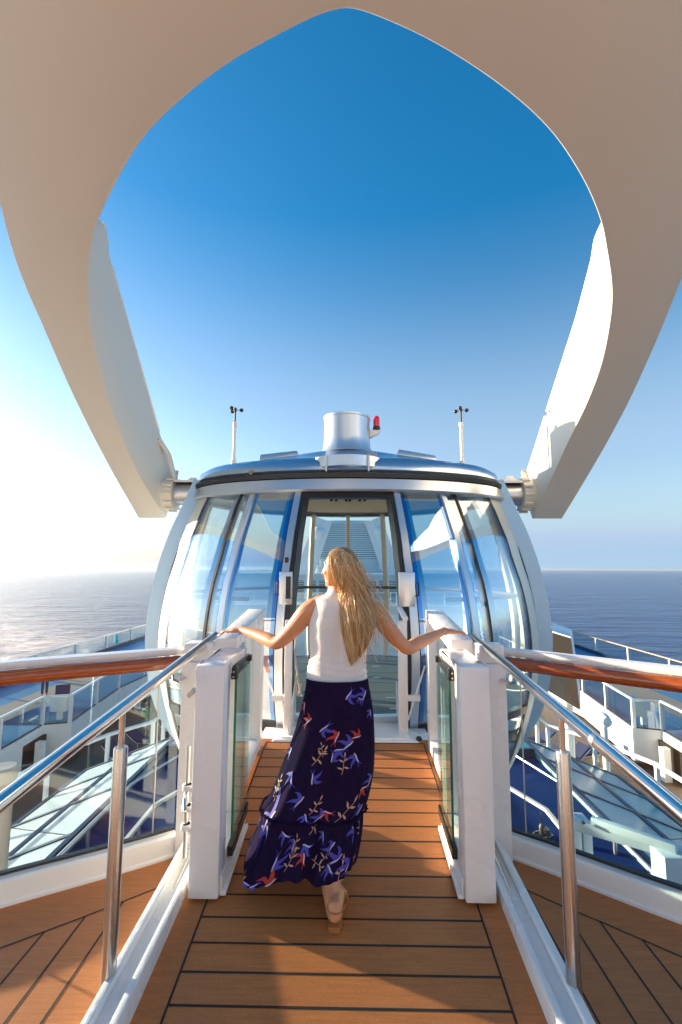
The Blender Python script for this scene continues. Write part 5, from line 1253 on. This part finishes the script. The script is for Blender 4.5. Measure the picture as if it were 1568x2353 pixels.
# --- hair: scalp cap, under layer and many strands
hb = MB()
rows = []
for i in range(15):
    el = -50 + 140 * i / 14
    row = []
    for k in range(48):
        amin = 62 if el < 20 else (62 - (el - 20) * 1.1 if el < 70 else 0); amin = max(amin, 0)
        az = radians(amin + (360 - 2 * amin) * k / 47); e = radians(min(el, 89.5))
        row.append(H(-0.014, 0, 0.018) + hf * (0.098 * cos(e) * cos(az)) + hs * (0.080 * cos(e) * sin(az)) + hu * (0.100 * sin(e)))
    rows.append(row)
hb.grid(rows, 0, True)
LEFT = [(0.0, 772, 1263), (0.12, 757, 1276), (0.25, 754, 1298), (0.38, 763, 1328), (0.48, 772, 1356), (0.60, 778, 1392), (0.72, 784, 1430), (0.86, 793, 1482), (1.0, 806, 1532)]
RIGHT = [(0.0, 797, 1262), (0.12, 818, 1274), (0.25, 830, 1300), (0.38, 839, 1332), (0.48, 846, 1362), (0.60, 855, 1394), (0.72, 859, 1426), (0.86, 852, 1462), (1.0, 836, 1506)]
DEPTH = [(0.0, 2.575), (0.12, 2.535), (0.25, 2.512), (0.38, 2.522), (0.48, 2.540), (0.60, 2.520), (0.72, 2.508), (0.86, 2.520), (1.0, 2.530)]
def interp(tab, t):
    for i in range(len(tab) - 1):
        if t <= tab[i + 1][0]:
            f = (t - tab[i][0]) / (tab[i + 1][0] - tab[i][0]); f = f * f * (3 - 2 * f) * 0.35 + f * 0.65
            return [a + (b_ - a) * f for a, b_ in zip(tab[i][1:], tab[i + 1][1:])]
    return list(tab[-1][1:])
def hairpt(s, t, layer=0.0):
    l = interp(LEFT, t); r = interp(RIGHT, t); y = interp(DEPTH, t)[0]
    px = l[0] + (r[0] - l[0]) * s; py = l[1] + (r[1] - l[1]) * s
    wrap = (2 * s - 1) ** 2 * ((0.03 if s < 0.5 else 0.085) if t < 0.45 else 0.085 - 0.05 * min(1, (t - 0.45) / 0.3))
    return px, py, y + wrap - layer
rows = []
for i in range(26):
    t = 0.97 * i / 25; fr_ = []; bk = []
    for k in range(13):
        s = 0.04 + 0.92 * k / 12
        px, py, y = hairpt(s, t); fr_.append(PY(px, py, y + 0.010)); bk.append(PY(px, py, y + 0.010 + 0.03 * sin(pi * k / 12)))
    rows.append(fr_ + bk[::-1])
hb.grid(rows, 0, True, True)
hb.build('hair_underlayer', M['hairbase'], body)
rnd = random.Random(11); st = MB()
clumps = [(rnd.random(), rnd.uniform(-1, 1), rnd.uniform(0, 6.28), rnd.uniform(0.55, 1.0)) for _ in range(64)]
for n_ in range(2800):
    cs_, cb, cp, cl_len = rnd.choice(clumps)
    s0 = rnd.random(); s1 = cs_ + rnd.gauss(0, 0.034)
    tend = min(1.04, cl_len * rnd.uniform(0.90, 1.06) if cs_ > 0.45 else rnd.uniform(0.85, 1.05))
    tend = max(tend, 0.72)
    if cs_ < 0.42: tend = rnd.uniform(0.86, 1.04)
    t0 = rnd.uniform(0, 0.05) if rnd.random() < 0.7 else rnd.uniform(0.16, 0.35)
    lay = rnd.uniform(-0.004, 0.010) + 0.012 * (0.5 + 0.5 * sin(cp * 3)); pts = []; wob = rnd.uniform(0.4, 1.6)
    NN = 17
    for i in range(NN):
        f = i / (NN - 1); t = t0 + (tend - t0) * f
        mixf = min(1, max(0, (t - 0.12) / 0.45)); s = s0 + (s1 - s0) * mixf
        wave = 0.034 * sin(7.5 * t + cp + 1.5 * s0) * mixf + 0.008 * sin(19 * t + cp * 2) * mixf
        px, py, y = hairpt(min(max(s + wave, -0.06), 1.08), t, lay + 0.008 * sin(9 * t + cp) * mixf)
        px += wob * 1.2 * sin(14 * t + n_) * mixf * 0.7
        pts.append(PY(px, py, y))
    w = rnd.uniform(0.0006, 0.0016)
    st.tube(pts, [w * (0.6 + 0.4 * sin(pi * min(1, 0.2 + i / (NN - 1) * 0.8))) * (0.25 if i == NN - 1 else 1) for i in range(NN)], 3, caps=False)
# windblown strays to the right and across the shoulder
for n_ in range(210):
    t0 = rnd.uniform(0.1, 0.6); s0 = rnd.uniform(0.35, 1.0); amp = rnd.uniform(8, 46) * (1 if rnd.random() < 0.8 else 1.5); pts = []; tl = rnd.uniform(0.25, 0.5)
    for i in range(14):
        f = i / 13; t = min(1.0, t0 + tl * f)
        px, py, y = hairpt(s0, t, 0.012 + 0.02 * f)
        pts.append(PY(px + amp * f ** 1.5 + 4 * sin(6 * f + n_), py - 6 * sin(4 * f + n_) + 10 * f, y))
    st.tube(pts, 0.0009, 3, caps=False)
for n_ in range(40):
    t0 = rnd.uniform(0.05, 0.5); s0 = rnd.uniform(-0.02, 0.1); pts = []
    for i in range(10):
        f = i / 9; t = min(1.0, t0 + 0.25 * f); px, py, y = hairpt(s0, t, 0.006); pts.append(PY(px - rnd.uniform(0, 1) - 5 * sin(pi * f), py, y))
    st.tube(pts, 0.0006, 3, caps=False)
st.build('hair', M['hair'], body, sharp=180)

# --- sandals
def sandal(hl, d, nm='sandal'):
    base_z = None
    sb_ = MB(); sd = Vector((d.y, -d.x, 0)).normalized()
    out = [(-0.035, 0.0), (-0.030, 0.024), (0.0, 0.030), (0.06, 0.028), (0.13, 0.040), (0.18, 0.042), (0.215, 0.028), (0.225, 0.0)]
    loop_ = [(u, w) for u, w in out] + [(u, -w) for u, w in out[-2:0:-1]]
    def top(u): return Vector((0, 0, 0))
    z = lambda p: rz(p.y) + 0.004
    lo = []; hi = []
    for u, w in loop_:
        p = Vector((hl.x, hl.y, 0)) + d * u + sd * w; lo.append(Vector((p.x, p.y, z(p)))); hi.append(Vector((p.x, p.y, z(p) + 0.014)))
    n = len(lo); sb_.add(lo + hi, [tuple(range(n))[::-1], tuple(range(n, 2 * n))] + [(i, (i + 1) % n, n + (i + 1) % n, n + i) for i in range(n)])
    so_ = sb_.build(nm, M['tan'], body, bevel=0.002)
    h_ = MB(); p = Vector((hl.x, hl.y, 0)) - d * 0.012
    pts_ = [p - sd * 0.026 - d * 0.018, p + sd * 0.026 - d * 0.018, p + sd * 0.030 + d * 0.045, p - sd * 0.033 + d * 0.045]
    h_.hexa([Vector((q.x, q.y, rz(q.y) + 0.002)) for q in pts_] + [Vector((q.x, q.y, rz(q.y) + 0.026)) for q in pts_]); h_.build('heel_block', M['tan'], so_, bevel=0.004)
    s_ = MB(); c = hl + Vector((0, 0, 0.0))
    a1 = [c + d * (0.045 - 0.072 * sin(pi * k / 12)) + sd * (0.037 * cos(pi * k / 12)) + Vector((0, 0, 0.006 + 0.012 * sin(pi * k / 12))) for k in range(13)]
    s_.tube(a1, 0.0048, 8)
    s_.tube([a1[0], c + sd * 0.034 + d * 0.06 - Vector((0, 0, 0.03))], 0.0042, 8); s_.tube([a1[-1], c - sd * 0.034 + d * 0.06 - Vector((0, 0, 0.03))], 0.0042, 8)
    s_.tube([c + d * 0.13 + sd * (0.040 * cos(pi * k / 10)) + Vector((0, 0, -0.03 + 0.045 * sin(pi * k / 10))) for k in range(11)], 0.006, 8)
    s_.build('straps', M['tan'], so_)
sandal(heel + Vector((0, 0, -0.012)), fd)
sandal(h2, Vector((0, 1, 0)))
